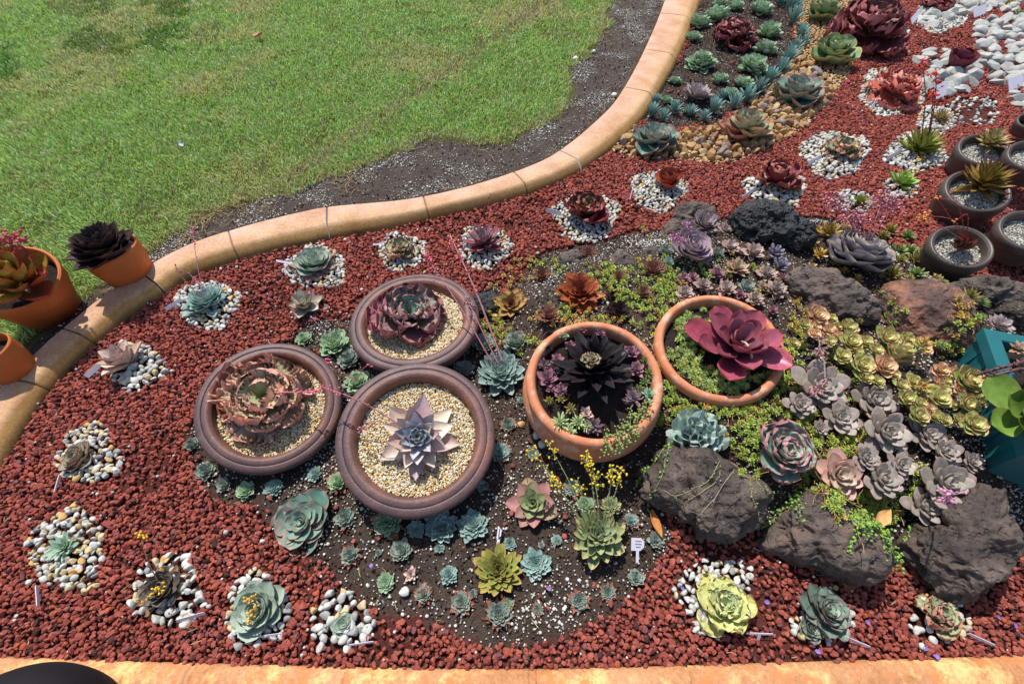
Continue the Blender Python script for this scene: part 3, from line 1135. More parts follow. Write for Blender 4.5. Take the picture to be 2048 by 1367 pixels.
def build_stones():
    va, F = stone_variants(10, 2, np.random.default_rng(15), .92, (.55, .85), 9)
    tan_me = [np_mesh('tan_stone', v, F, M_TAN, None, False) for v in va]
    vb, F = stone_variants(10, 3, np.random.default_rng(25), .93, (.6, .85), 10)
    vb = vb * (1 + .05 * 0)
    riv_me = [np_mesh('white_stone', v, F, M_RIVER) for v in vb]
    rng = np.random.default_rng(31)
    gx, gy = jitter_grid(.3, 4.2, 1.9, 5.6, .052, rng, .3)
    P = with_ground(gx, gy)
    X, Y = proj(P)
    k = inpoly(X, Y, TAN_PX) & FRAME(X, Y, 15)
    P = P[k]
    for i, p in enumerate(P[:290]):
        s = rng.uniform(.021, .036) * (1.25 if rng.random() < .15 else 1)
        o = link('tan_stone', tan_me[rng.integers(10)], None, p + (0, 0, s * .45), [rng.uniform(0, 6.28) for _ in range(3)], s)
        tag(o, 'angular tan or ochre stone in the rocky band behind the wide blue-green rosettes', 'stone', 'tan stones edging the soil')
    # small chips between
    gx, gy = jitter_grid(.3, 4.2, 1.9, 5.6, .024, rng, .5)
    P = with_ground(gx, gy, .004)
    X, Y = proj(P)
    k = inpoly(X, Y, TAN_PX) & FRAME(X, Y, 15)
    P = P[k]
    t = rng.random((len(P), 1))
    c = lin('#a87f52') * (1 - t) + lin('#c9ad83') * t
    vs, Fs = stone_variants(10, 1, rng, .9, (.5, .9), 7)
    V, FF, C = scatter_mesh(P, rng.uniform(.008, .015, len(P)), c, vs, Fs, rng)
    tag(MB().add(V, FF, C).obj('tan_gravel', M_CRUMB, smooth=False), 'small tan chips between the larger ochre stones', 'gravel', kind='stuff')
    # big white stones
    areas = [([(1940, 75), (1965, 45), (2130, 35), (2130, 260), (2010, 215), (1975, 145), (1940, 110)], 'big rounded white stone in the heap at the far right'),
             ([(1848, 105), (1890, 100), (1965, 145), (1960, 170), (1900, 200), (1845, 175), (1830, 130)], 'white stone in the ring around the maroon cupped rosette'),
             ([(1830, 50), (1850, 20), (1900, -20), (2060, -25), (2030, 30), (1960, 30), (1915, 45), (1870, 60)], 'white stone in the row along the far edge of the gravel')]
    for poly, lab in areas:
        gx, gy = jitter_grid(1.5, 6.2, 2.5, 6.0, .098, rng, .36)
        P = with_ground(gx, gy)
        X, Y = proj(P)
        P = P[inpoly(X, Y, poly)]
        for p in P:
            s = rng.uniform(.042, .074)
            o = link('white_stone', riv_me[rng.integers(10)], None, p + (0, 0, s * .35), (rng.uniform(-.4, .4), rng.uniform(-.4, .4), rng.uniform(0, 6.28)), (s, s, s * .85))
            tag(o, lab, 'stone', lab.replace('white stone', 'white stones'))


build_stones()

# ------------------------------------------------------------------ pots
M_SAND = m_plain('sandy_grit', '#8d7a58', '#b39c72', 90, .9, .6, 200, .006)
M_CORNER = m_plain('dark_purple_glaze', '#0f080d', '#140c12', 6, .8, 0)


def solve_rim(cx, cy, w, h, z, tmin=-4, tmax=16):
    """rim circle: tilt towards the viewer, radius and centre so it reads w x h px round (cx, cy)"""
    best = None
    a = np.linspace(0, 2 * math.pi, 72)
    for tau in np.radians(np.arange(tmin, tmax + .1, 1.0)):
        c = at(cx, cy, z)
        r = w / 2 * mpp(c)
        for _ in range(4):
            d = np.array([-c[0], -c[1], 0])
            d /= np.linalg.norm(d)
            n = d * math.sin(tau) + np.array([0, 0, math.cos(tau)])
            e1 = np.cross(d, n)
            e1 /= np.linalg.norm(e1)
            e2 = np.cross(n, e1)
            X, Y = proj(c + r * (np.cos(a)[:, None] * e1 + np.sin(a)[:, None] * e2))
            r *= w / (X.max() - X.min())
            mx, my = (X.max() + X.min()) / 2, (Y.max() + Y.min()) / 2
            bx, by = proj(c)
            c = at(bx + cx - mx, by + cy - my, z)
        err = abs((Y.max() - Y.min()) - h)
        if best is None or err < best[0]:
            best = (err, c, n, r, tau)
    return best[1:]


POTS = {}


def axis_rot(n):
    return Vector((0, 0, 1)).rotation_difference(Vector(n)).to_euler()


def make_pot(key, rim, z, kind, label, name, extra=None):
    c, n, r, tau = solve_rim(*rim, z, *( (-4, 16) if kind != 'dark' else (0, 15)))
    POTS[key] = (c, n, r)
    root = empty(name, c)
    root.rotation_euler = axis_rot(n)
    tag(root, label, 'plant pot', extra)
    if kind == 'bowl':
        prof = [(.70, -.10), (.735, -.055), (.755, -.016), (.775, -.005), (.82, .002), (.885, -.001), (.893, -.0055), (.902, -.001), (.955, -.003), (.99, -.010), (1.0, -.022), (.995, -.034), (.965, -.043),
                (.945, -.046), (.93, -.06), (.85, -.10), (.7, -.14), (.6, -.15), (.01, -.15)]
        prof = [(a * r, b) for a, b in prof]
        P = smooth_prof(prof, 3)
        V, Q = lathe(P, 96)
        ph = np.arctan2(V[:, 1], V[:, 0])
        V = V * (1 + .006 * (fbm(np.stack([np.cos(ph) * 2, np.sin(ph) * 2, V[:, 2] * 8], -1), 3, 5) - .5))[:, None]
        t_ = np.hypot(V[:, 0], V[:, 1]) / r
        top_ = (V[:, 2] > -.06)[:, None]
        kk = sstep(t_, .80, .88)[:, None]
        CB = np.where(top_, np.array([1.25, .98, .80]) * (1 - kk) + np.array([.92, .9, .95]) * kk, np.array([.8, .72, .7])) * .8
        MB().add(V, Q, CB).obj('bowl_body', M_BOWL, root)
        soilz, soilr = -.048, .735 * r
    elif kind == 'terra':
        prof = [(.80, -.16), (.825, -.06), (.84, -.02), (.86, -.004), (.90, .004), (.955, .0), (.985, -.012), (.99, -.03), (.975, -.045), (.955, -.052), (1.03, -.085), (1.05, -.14), (.96, -.22), (.78, -.28), (.01, -.28)]
        prof = [(a * r, b) for a, b in prof]
        V, Q = lathe(smooth_prof(prof, 3), 96)
        MB().add(V, Q).obj('pot_body', M_TERRA, root)
        soilz, soilr = -.035, .83 * r
    elif kind == 'dark':
        prof = [(.70, -.09), (.74, -.035), (.775, -.008), (.81, .0), (.815, -.003), (.83, .001), (.9, .006), (.965, -.006), (1.0, -.03), (.985, -.052), (.95, -.064), (.93, -.066), (.925, -.08), (.88, -.13), (.80, -.18), (.01, -.18)]
        prof = [(a * r, b * r / .16) for a, b in prof]
        V, Q = lathe(smooth_prof(prof, 3), 96)
        MB().add(V, Q).obj('bowl_body', M_DARKPOT, root)
        soilz, soilr = -.03, .75 * r
        soilz = -.052
    elif kind == 'urn':
        prof = [(.01, .07), (.3, .066), (.6, .05), (.85, .02), (.97, -.03), (1.0, -.09), (.95, -.2), (.75, -.3), (.01, -.3)]
        V, Q = lathe(smooth_prof([(a * r, b) for a, b in prof], 4), 96)
        MB().add(V, Q).obj('pot_body', M_CORNER, root)
        V, Q = lathe([(.01, .085), (.05, .083), (.07, .07)], 24)
        MB().add(V, Q).obj('knob', M_CORNER, root)
        return root
    else:
        h = kind
        prof = [(.86, -.12), (.90, -.02), (.925, -.002), (.955, .003), (.99, -.001), (1.0, -.008), (.975, -.07), (.955, -.078), (.94, -.085), (.72, -h), (.01, -h)]
        prof = [(a * r, b) for a, b in prof]
        P = np.concatenate([smooth_prof(prof[:7], 3), np.array(prof[7:])])
        V, Q = lathe(P, 96)
        MB().add(V, Q).obj('pot_body', M_TERRA_D, root)
        soilz, soilr = -.035, .9 * r
    # soil disc
    rr = np.linspace(0, soilr, 14)
    V, Q = lathe([(max(a, 1e-4), soilz - .004 + .006 * math.sin(a * 90)) for a in rr], 64)
    V[:, 2] += .008 * (fbm(V * 60, 3, 4) - .5)
    MB().add(V, Q).obj('soil', M_SAND if kind in ('bowl', 'dark') else M_POTSOIL, root)
    return root


def pot_plane(key, x, y, dz=-.03):
    """world point where pixel x,y meets the plane dz along the axis from the rim"""
    c, n, r = POTS[key]
    q = c + n * dz
    d = ray(x, y)
    return EYE + d * (((q - EYE) @ n) / (d @ n))


def pot_gravel(key, label, cols, size, name, frac=.745, dz=-.043):
    c, n, r = POTS[key]
    rng = np.random.default_rng(hash(label) % 1000 if False else len(label))
    e1 = np.cross([0, 1.0, 0], n)
    e1 /= np.linalg.norm(e1)
    e2 = np.cross(n, e1)
    gx, gy = jitter_grid(-r, r, -r, r, size * 1.3, rng, .35)
    k = np.hypot(gx, gy) < frac * r
    gx, gy = gx[k], gy[k]
    m = len(gx)
    P = c + gx[:, None] * e1 + gy[:, None] * e2 + n * (dz + rng.uniform(-.002, .003, m) + .004 * (fbm2(gx, gy, 25, 2, 3) - .5))[:, None]
    va, F = stone_variants(12, 1, np.random.default_rng(2), .4, (.65, .95), 5)
    t = rng.random(m)
    C = np.array([lin(q) for q in cols])[np.minimum((t * len(cols)).astype(int), len(cols) - 1)] * rng.uniform(.8, 1.12, (m, 1))
    V, FF, CC = scatter_mesh(P, size * rng.uniform(.62, 1.12, m), C, va, F, rng)
    o = MB().add(V, FF, CC).obj(name, M_PEBBLE)
    tag(o, label, 'gravel', kind='stuff')


CREAM = ['#cfc2a2', '#d6c8aa', '#d3cab4', '#c6a972', '#cdb98c', '#bb9354', '#dad0ba']
GREYW = ['#b6b3aa', '#a39f97', '#c0bcb0', '#78756f', '#ada48c', '#c8c5bc', '#8f8b83']
make_pot('P1', (533, 815, 300, 282), .13, 'bowl', 'brown glazed bowl leftmost of three, holding the pinkish crinkled rosette', 'glazed_bowl', 'brown glazed bowls')
make_pot('P3', (827, 643, 262, 197), .12, 'bowl', 'brown glazed bowl at the back of three, holding the maroon wavy rosette', 'glazed_bowl', 'brown glazed bowls')
make_pot('P2', (829, 879, 324, 314), .17, 'bowl', 'brown glazed bowl overlapping the other two, holding the lilac star rosette', 'glazed_bowl', 'brown glazed bowls')
pot_gravel('P1', 'cream and gold fine gravel under the pinkish crinkled rosette', CREAM, .0052, 'cream_gravel')
pot_gravel('P3', 'cream and gold fine gravel under the maroon wavy rosette', CREAM, .0055, 'cream_gravel')
pot_gravel('P2', 'cream and gold fine gravel under the lilac star rosette', CREAM, .0050, 'cream_gravel')
make_pot('T1', (1190, 768, 280, 258), .24, 'terra', 'terracotta bowl with a mixed planting around the black rosette', 'terracotta_bowl')
make_pot('T2', (1442, 697, 266, 222), .22, 'terra', 'terracotta bowl with sedum around the burgundy spoon-leaved rosette', 'terracotta_bowl')
make_pot('D3', (1968, 300, 112, 78), .17, 'dark', 'dark plastic bowl farthest from the sedum, with a pale orange-tipped rosette', 'nursery_bowl', 'dark nursery bowls')
make_pot('D2', (1956, 382, 144, 104), .17, 'dark', 'dark plastic bowl with the tallest spiky red-edged rosette', 'nursery_bowl', 'dark nursery bowls')
make_pot('D1', (1924, 494, 137, 116), .17, 'dark', 'dark plastic bowl with a closed dark red rosette and looping stems', 'nursery_bowl', 'dark nursery bowls')
make_pot('D4', (2062, 462, 140, 130), .19, 'dark', 'dark plastic bowl cut by the picture edge beside the closed red rosette', 'nursery_bowl', 'dark nursery bowls')
make_pot('D5', (2066, 312, 112, 96), .22, 'dark', 'tall dark plastic pot cut by the picture edge behind the red-edged spiky rosette', 'nursery_bowl', 'dark nursery bowls')
make_pot('D6', (2062, 242, 60, 40), .14, 'dark', 'small dark pot at the edge above the other nursery bowls', 'nursery_bowl', 'dark nursery bowls')
for k_, l_ in (('D3', 'grey grit under the pale orange-tipped rosette'), ('D2', 'grey grit under the tall spiky rosette in its bowl'), ('D1', 'grey grit under the closed dark red rosette'),
               ('D4', 'grey grit in the dark bowl cut by the picture edge'), ('D5', 'grey grit in the tall dark pot behind')):
    pot_gravel(k_, l_, GREYW, .0055, 'grey_grit', .76)
make_pot('L2', (214, 497, 116, 64), .20, .20, 'orange terracotta pot filled by the blackish-purple rosette', 'flower_pot', 'terracotta pots on the lawn side')
make_pot('L1', (22, 558, 200, 142), .24, .24, 'largest orange terracotta pot, with the red and green paddle-leaved plant', 'flower_pot', 'terracotta pots on the lawn side')
make_pot('L3', (-32, 700, 104, 118), .19, .19, 'orange terracotta pot with bare soil at the left edge', 'flower_pot', 'terracotta pots on the lawn side')
make_pot('L4', (-44, 1572, 520, 460), .28, 'urn', 'dark purple rounded pot lid poking in at the near corner', 'dark_pot')
for ch in [o for o in bpy.data.objects if o.parent and o.parent.name.startswith('dark_pot')]:
    ch.data.materials[0] = M_CORNER


# ------------------------------------------------------------------ rosettes
def rosette(seed=0, *, n=40, w=.26, l0=.22, e0=80., e1=14., q=1.0, sm=.62, tk=2.0, tm=.5, base=.45, cup=.3, th=.3, bend=15., hz=.35, wave=0., wf=3., ns=8, nv=5,
            cin='#8aa898', cout='#7f9f8c', cbase=None, edge='#a08070', ek=4., ew=.7, tip=None, jit=1.0, fold=0., open_=0., lp=.75, cols_out=None, tout=.72, cp=.9):
    """returns (V (n,K,3), F one leaf, C (n,K,3)); unit radius, sits on z=0, innermost leaf first"""
    rng = np.random.default_rng(seed)
    e0 = e0 * .88 if e0 > 76 and hz < .5 and n > 25 else e0
    if nv == 5 and n >= 20 and w > .18:
        ns, nv = max(ns, 10), 7
    t = (np.arange(n) + .5) / n
    L = (l0 + (1 - l0) * t ** lp) * (1 + .07 * jit * rng.normal(size=n) * .7)
    e = np.radians(e0 + (e1 - e0) * t ** q + 5 * jit * rng.normal(size=n))
    az = np.arange(n) * 2.399963 + rng.uniform(0, 6.28) + .10 * jit * rng.normal(size=n)
    bd = np.radians(bend * (1 + .35 * jit * rng.normal(size=n)))
    s = 1 - (1 - np.linspace(0, 1, ns)) ** 1.35
    prof = np.where(s < sm, base + (1 - base) * np.sin(np.pi / 2 * np.clip(s / sm, 0, 1)), np.maximum(1 - (np.clip((s - sm) / (1 - sm), 0, 1)) ** tk, 0) ** tm)
    prof[-1] = max(prof[-1], .02)
    v = np.linspace(-1, 1, nv)
    a = e[:, None] + bd[:, None] * (s - .35)[None]
    ds = np.diff(s, prepend=0)
    cx = np.cumsum(np.cos(a) * ds, 1) * L[:, None]
    cz = np.cumsum(np.sin(a) * ds, 1) * L[:, None]
    W = w * (L ** .85) * (1 + .08 * jit * rng.normal(size=n))
    r0 = .035 + .03 * t
    z0 = hz * (1 - t) * .8 + .03
    hw = W[:, None] * prof[None]
    y = hw[:, :, None] * v
    nx, nz = -np.sin(a), np.cos(a)
    up = cup * hw[:, :, None] * (v ** 2)[None, None] + fold * hw[:, :, None] * np.abs(v)[None, None]
    if wave:
        ph = rng.uniform(0, 6.28, n)[:, None, None]
        sw, vw = s[None, :, None], v[None, None, :]
        u_ = vw * (1 + 2.2 * (1 - sw))
        ef = np.maximum(np.abs(vw) ** 2.2 * sstep(sw, .15, .6), sstep(sw, .72, 1.0))
        fr = wf * (1 + .15 * rng.normal(size=n))[:, None, None]
        amp = wave * W[:, None, None] * ef * (.75 + .5 * np.sin(u_ * 3 + ph * 2))
        up = up + amp * np.sin(np.pi * fr * u_ + ph)
        y = y + .3 * amp * np.cos(np.pi * fr * u_ * .9 + ph) * np.abs(vw)
    lo = th * W[:, None, None] * (np.clip(1 - v ** 2, 0, 1) ** .4)[None, None] * (np.clip(np.sin(np.pi * np.clip(s * .88 + .10, 0, 1)), 0, 1) ** .42)[None, :, None]
    if th > .5:
        up = up + .3 * lo

    def place(off):
        x_ = r0[:, None, None] + cx[:, :, None] + nx[:, :, None] * off
        z_ = z0[:, None, None] + cz[:, :, None] + nz[:, :, None] * off
        ca, sa = np.cos(az)[:, None, None], np.sin(az)[:, None, None]
        return np.stack([x_ * ca - y * sa, x_ * sa + y * ca, z_ + 0 * y], -1)
    V = np.stack([place(up), place(up - lo)], 1)            # n,2,ns,nv,3
    i = np.arange(ns - 1)[:, None] * nv
    j = np.arange(nv - 1)[None]
    Q = np.stack([i + j, i + j + 1, i + nv + j + 1, i + nv + j], -1).reshape(-1, 4)
    F = np.concatenate([Q, (Q + ns * nv)[:, ::-1]])
    ci, co = lin(cin), lin(cout)
    cb = lin(cbase) if cbase is not None else None
    T = t[:, None, None, None, None] ** cp
    C = np.broadcast_to(ci * (1 - T) + co * T, V.shape).copy()
    if cols_out is not None:
        m = sstep(t + .08 * rng.normal(size=n), tout - .12, tout + .12)[:, None, None, None, None]
        pick = np.array([lin(c) for c in cols_out])[rng.integers(0, len(cols_out), n)][:, None, None, None, :]
        C = C * (1 - m) + pick * m
    if cb is not None:
        sb = (1 - sstep(s, .05, .75))[None, None, :, None, None]
        C = C * (1 - sb) + cb * sb
    ed = np.maximum((np.abs(v) ** ek)[None, :] * sstep(s, .1, .4)[:, None], sstep(s, .9, 1.0)[:, None]) * ew
    C = C * (1 - ed[None, None, :, :, None]) + lin(edge) * ed[None, None, :, :, None]
    if tip is not None:
        tp = sstep(s, .72, 1.0)[None, None, :, None, None]
        C = C * (1 - tp) + lin(tip) * tp
    C = C * (1 + .10 * rng.normal(size=n))[:, None, None, None, None]
    C = C * (1 + .10 * (s - .5)[None, None, :, None, None] * np.ones((1, 1, 1, nv, 1)))
    _z = np.zeros((n, ns, nv))
    bl = vnoise(np.stack([_z + s[None, :, None] * 3 + np.arange(n)[:, None, None] * 7.3, _z + v[None, None, :] * 1.6, _z], -1), seed)
    C = C * (.86 + .28 * bl)[:, None, :, :, None]
    C[:, 1] *= .92
    K = 2 * ns * nv
    return V.reshape(n, K, 3), F, np.clip(C, 0, 1).reshape(n, K, 3)


def leaves_mesh(name, V, F, C, mat):
    n, K = V.shape[:2]
    FF = (F[None] + (np.arange(n) * K)[:, None, None]).reshape(-1, 4)
    return np_mesh(name, V.reshape(-1, 3), FF, mat, C.reshape(-1, 3))


KIND = {
    'chick': dict(n=74, w=0.27, e0=84, e1=8, sm=.64, tk=1.9, tm=0.62, cup=.35, th=.3, bend=28, hz=0.34, cin='#a4c0b0', cout='#86a294', edge='#c6d8cc', ek=3.2, ew=0.7, tip='#9a8c80', l0=0.1, lp=0.9),
    'chickg': dict(n=70, w=0.27, e0=84, e1=6, sm=.64, tk=1.9, tm=0.62, cup=.3, th=.35, bend=22, hz=0.36, cin='#b6d0a2', cout='#8eac80', edge='#cfdcc4', ek=3.2, ew=0.6, l0=0.1, lp=0.9),
    'chickb': dict(n=86, w=0.24, e0=84, e1=6, sm=.62, tk=1.8, tm=0.68, cup=.35, th=.3, bend=20, hz=0.3, cin='#a9c2b8', cout='#829f95', edge='#c0d6ce', ek=3.2, ew=0.75, l0=0.1, lp=0.9),
    'imbric': dict(n=36, w=0.46, e0=62, e1=0, sm=.68, tk=2.3, tm=.5, base=.5, cup=0.4, th=0.2, bend=20, hz=0.3, cin='#94b8a2', cout='#628c7c', edge='#c4948a', ek=8, ew=0.85, l0=0.1, lp=1.0, q=0.8),
    'imbricy': dict(n=36, w=0.46, e0=64, e1=0, sm=.68, tk=2.3, tm=.5, base=.5, cup=.35, th=0.2, bend=36, hz=.5, cin='#98ba90', cout='#76986c', edge='#d0c080', ek=8, ew=0.85, l0=0.1, lp=1.0),
    'imbricp': dict(n=36, w=0.46, e0=64, e1=-4, sm=.68, tk=2.3, tm=.5, base=.5, cup=.35, th=0.2, bend=36, hz=.5, cin='#a0c09c', cout='#8fae84', edge='#d88e7c', ek=7, ew=0.9, cols_out=['#b98272', '#a88a70'], tout=.85, l0=0.1, lp=1.0),
    'purple': dict(n=34, w=0.5, e0=78, e1=6, sm=.66, tk=2.0, tm=.55, base=.5, cup=.3, th=0.2, bend=25, hz=.4, cin='#bca2ba', cout='#a48e9e', edge='#c0ac98', ek=7, ew=.8, l0=0.16, lp=0.9),
    'dusk': dict(n=46, w=0.5, e0=80, e1=2, sm=.68, tk=2.3, tm=.5, base=.5, cup=.4, th=0.18, bend=35, hz=.42, cin='#8c8498', cout='#686478', edge='#c6b8a0', ek=6, ew=.9, l0=0.14, lp=0.9),
    'lilac': dict(n=46, w=0.3, e0=80, e1=16, sm=.55, tk=1.3, tm=1.0, base=.6, cup=.2, th=.2, bend=10, hz=.35, cin='#c2b2b4', cout='#a3928e', edge='#b79f98', ek=6, ew=.5, l0=0.16),
    'pinkstar': dict(n=36, w=.2, e0=82, e1=8, sm=.5, tk=1.3, tm=1.0, base=.6, cup=.3, th=.22, bend=20, hz=.4, cin='#a9aaa8', cout='#a25560', edge='#b85a74', ek=4, ew=.6, tip='#b04a64'),
    'orange': dict(n=62, w=0.27, e0=78, e1=-2, sm=.55, tk=1.35, tm=.95, base=.6, cup=.3, th=.2, bend=22, hz=.32, l0=0.14, cin='#7a3c36', cout='#a8562f', edge='#bd6a3c', ek=5, ew=.6, tip='#a8502c', lp=0.85),
    'yelstar': dict(n=30, w=0.28, e0=78, e1=2, sm=.55, tk=1.4, tm=.95, base=.6, cup=.25, th=.25, bend=18, hz=.22, l0=.12, cin='#8a5448', cout='#bda85e', edge='#c07a40', ek=5, ew=.6, tip='#b86a38'),
    'brown': dict(n=64, w=0.2, e0=82, e1=14, sm=.5, tk=1.3, tm=1.0, base=.65, cup=.3, th=.3, bend=25, hz=.38, cin='#a8746c', cout='#946c54', edge='#b88c74', ek=4, ew=.5, l0=0.14),
    'blackish': dict(n=74, w=0.3, e0=82, e1=4, sm=.55, tk=1.4, tm=.9, base=.6, cup=.3, th=.2, bend=25, hz=0.4, cin='#40302f', cout='#362829', edge='#6d5450', ek=6, ew=.6, l0=0.16),
    'black': dict(n=54, w=0.16, e0=72, e1=2, sm=.5, tk=1.35, tm=.9, base=.5, cup=.35, th=.25, bend=16, hz=0.4, l0=.3, cin='#2b2527', cout='#262123', edge='#4c4144', ek=7, ew=.6, ns=9, lp=0.8),
    'burg': dict(n=22, w=0.27, e0=66, e1=4, sm=.68, tk=2.4, tm=.5, base=.28, cup=.45, th=0.2, bend=35, hz=0.3, l0=.35, cin='#946674', cout='#a84a60', edge='#cc6468', ek=7, ew=.8, ns=10, nv=7, cbase='#6a3a4c', lp=0.7),
    'paddle': dict(n=22, w=.33, e0=74, e1=8, sm=.7, tk=2.4, tm=.5, base=.3, cup=.4, th=0.22, bend=30, hz=.5, l0=.35, cin='#b8b04c', cout='#a09448', edge='#c45a3c', ek=3, ew=.85, ns=10, nv=7, cols_out=['#c0684a', '#a8943c', '#c8704a'], tout=.6),
    'greenpad': dict(n=15, w=.36, e0=70, e1=10, sm=.68, tk=2.4, tm=.5, base=.3, cup=.35, th=.15, bend=25, hz=.4, l0=.4, cin='#86a64c', cout='#708f3c', edge='#9a9a4a', ek=9, ew=.5, ns=10, nv=7),
    'lilstar': dict(n=44, w=0.26, e0=82, e1=0, sm=.5, tk=1.35, tm=.95, base=.6, cup=0.4, th=0.4, bend=30, hz=0.44, l0=.2, cin='#b2c2c2', cout='#b9b0c6', edge='#b49aa4', ek=6, ew=.5, cols_out=['#f0e0c6', '#e2ccba', '#dab8a8', '#f2e6d0', '#c9acae'], tout=0.6, ns=9, q=1.2, lp=1.2),
    'wavym': dict(n=24, w=0.44, e0=52, e1=0, sm=0.78, tk=3, tm=0.45, base=.45, cup=.35, th=.1, bend=10, hz=0.26, wave=0.4, wf=3.2, ns=18, nv=15, cin='#86ac96', cout='#a0525e', edge='#c87a80', ek=5, ew=.7, cbase='#6a8474', cp=1.2),
    'crinkle': dict(n=26, w=0.44, e0=52, e1=-4, sm=0.82, tk=4, tm=0.4, base=.5, cup=.2, th=.1, bend=-8, hz=0.22, wave=0.5, wf=5, ns=22, nv=25, cin='#a4b080', cout='#b49e7c', edge='#efb09e', ek=2.4, ew=0.9, cbase='#8a9c62', l0=0.35, jit=1.0),
    'coral': dict(n=30, w=0.38, e0=66, e1=-5, sm=0.82, tk=4, tm=0.4, base=.5, cup=.2, th=.1, bend=-5, hz=.6, wave=0.34, wf=4, ns=18, nv=19, cin='#d88a78', cout='#c46654', edge='#ea9080', ek=3, ew=.7),
    'maroonf': dict(n=26, w=0.42, e0=66, e1=0, sm=0.82, tk=4, tm=0.4, base=.45, cup=.25, th=.1, bend=0, hz=.55, wave=0.34, wf=3.6, ns=20, nv=19, cin='#8a6a5c', cout='#7e3c42', edge='#b86264', ek=4, ew=.7),
    'cuppur': dict(n=16, w=.5, e0=76, e1=30, sm=.66, tk=2.4, tm=.5, base=.45, cup=.5, th=.1, bend=35, hz=.4, l0=.4, cin='#7a3a4a', cout='#7a3242', edge='#9a4048', ek=5, ew=.5, ns=10),
    'cuporange': dict(n=13, w=.52, e0=70, e1=25, sm=.66, tk=2.4, tm=.5, base=.45, cup=.5, th=.1, bend=30, hz=.4, l0=.45, cin='#a85a48', cout='#bc5038', edge='#b86a48', ek=6, ew=.6, ns=10),
    'wavyr': dict(n=18, w=.42, e0=72, e1=15, sm=0.76, tk=3, tm=0.45, base=.4, cup=.3, th=.1, bend=25, hz=.45, wave=0.3, wf=2, ns=16, nv=11, cin='#9a5460', cout='#96444a', edge='#c07a5a', ek=7, ew=.7, cols_out=['#a84a34', '#7a2e36'], tout=.85),
    'redcab': dict(n=26, w=0.5, e0=80, e1=15, sm=.66, tk=2.4, tm=.5, base=.45, cup=.45, th=.1, bend=35, hz=.45, wave=.25, wf=1.6, ns=14, nv=7, cin='#8aa064', cout='#82323c', edge='#8e3038', ek=5, ew=.6, lp=.7, cp=0.4),
    'greenwavy': dict(n=22, w=.4, e0=68, e1=4, sm=0.78, tk=3, tm=0.45, base=.45, cup=.35, th=.1, bend=8, hz=.45, wave=0.36, wf=3, ns=16, nv=13, cin='#a4c096', cout='#95a474', edge='#d0746c', ek=4, ew=.8, cp=1.5),
    'pinkwavy': dict(n=26, w=.5, e0=66, e1=6, sm=.68, tk=2.4, tm=.5, base=.5, cup=.4, th=0.16, bend=35, hz=.42, wave=0.22, wf=2, ns=16, nv=9, cin='#a4c8ac', cout='#84a692', edge='#d0707f', ek=4, ew=0.75),
    'yelwavy': dict(n=26, w=.44, e0=78, e1=6, sm=.66, tk=2.2, tm=.55, base=.5, cup=.3, th=.1, bend=18, hz=.36, wave=0.25, wf=3, ns=16, nv=11, cin='#c6dca8', cout='#cbc876', edge='#d8cc84', ek=4, ew=.7),
    'purpgreen': dict(n=34, w=.38, e0=80, e1=8, sm=.66, tk=2.0, tm=.55, base=.5, cup=.35, th=.12, bend=22, hz=.36, wave=.12, wf=2, ns=12, cin='#9dbfa2', cout='#6f8f7c', edge='#94606e', ek=4, ew=.85),
    'topsy': dict(n=46, w=0.3, e0=60, e1=-6, sm=.6, tk=1.8, tm=.6, base=.45, cup=-0.2, fold=-0.55, th=.12, bend=75, hz=0.4, l0=.35, cin='#bccfc6', cout='#a8bfb6', edge='#ccd8cc', ek=6, ew=.6, ns=9),
    'grapto': dict(n=28, w=0.29, e0=76, e1=8, sm=.62, tk=1.8, tm=.6, base=.45, cup=0.12, th=0.58, bend=22, hz=.36, l0=.25, cin='#b6b6aa', cout='#a39a8e', edge='#c6a48c', ek=5, ew=0.65, tip='#a38c84', lp=1.05),
    'graptop': dict(n=26, w=0.36, e0=76, e1=0, sm=.6, tk=1.6, tm=.65, base=.45, cup=.15, th=.3, bend=18, hz=.34, l0=.25, cin='#c4bca6', cout='#cca294', edge='#cc8c78', ek=4, ew=.7),
    'ghost': dict(n=32, w=0.26, e0=80, e1=4, sm=.58, tk=1.4, tm=.85, base=.5, cup=.1, th=.4, bend=15, hz=.32, l0=.25, cin='#b8bab4', cout='#b8988c', edge='#bb8f7c', ek=4, ew=.5, tip='#b08878'),
    'ghostp': dict(n=26, w=.2, e0=80, e1=2, sm=.56, tk=1.4, tm=.85, base=.5, cup=.1, th=.4, bend=15, hz=.3, l0=.25, cin='#b6ae9c', cout='#b89070', edge='#c8a07c', ek=4, ew=.5),
    'moon': dict(n=18, w=.2, e0=82, e1=24, sm=.66, tk=2.2, tm=.5, base=.5, cup=0, th=1.3, bend=25, hz=.55, l0=.4, cin='#a399a8', cout='#8d8798', edge='#9a94a4', ek=5, ew=.1),
    'aeon': dict(n=26, w=0.4, e0=64, e1=10, sm=.66, tk=1.9, tm=.6, base=.45, cup=.3, th=.22, bend=22, hz=.4, l0=.25, cin='#d8ec94', cout='#9cc666', edge='#ee8c88', ek=3.2, ew=0.9, lp=0.85),
    'aeonp': dict(n=24, w=0.4, e0=64, e1=10, sm=.66, tk=1.9, tm=.6, base=.45, cup=.3, th=.25, bend=24, hz=.4, l0=.25, cin='#e2e29c', cout='#d6bc8c', edge='#f09490', ek=2.4, ew=.85, lp=0.85),
    'agav': dict(n=64, w=0.13, e0=84, e1=8, sm=.4, tk=1.25, tm=1.0, base=.7, cup=.25, th=.4, bend=10, hz=.4, l0=.4, cin='#b4bd62', cout='#8e9a40', edge='#a3a04c', ek=5, ew=.4, tip='#9a7440'),
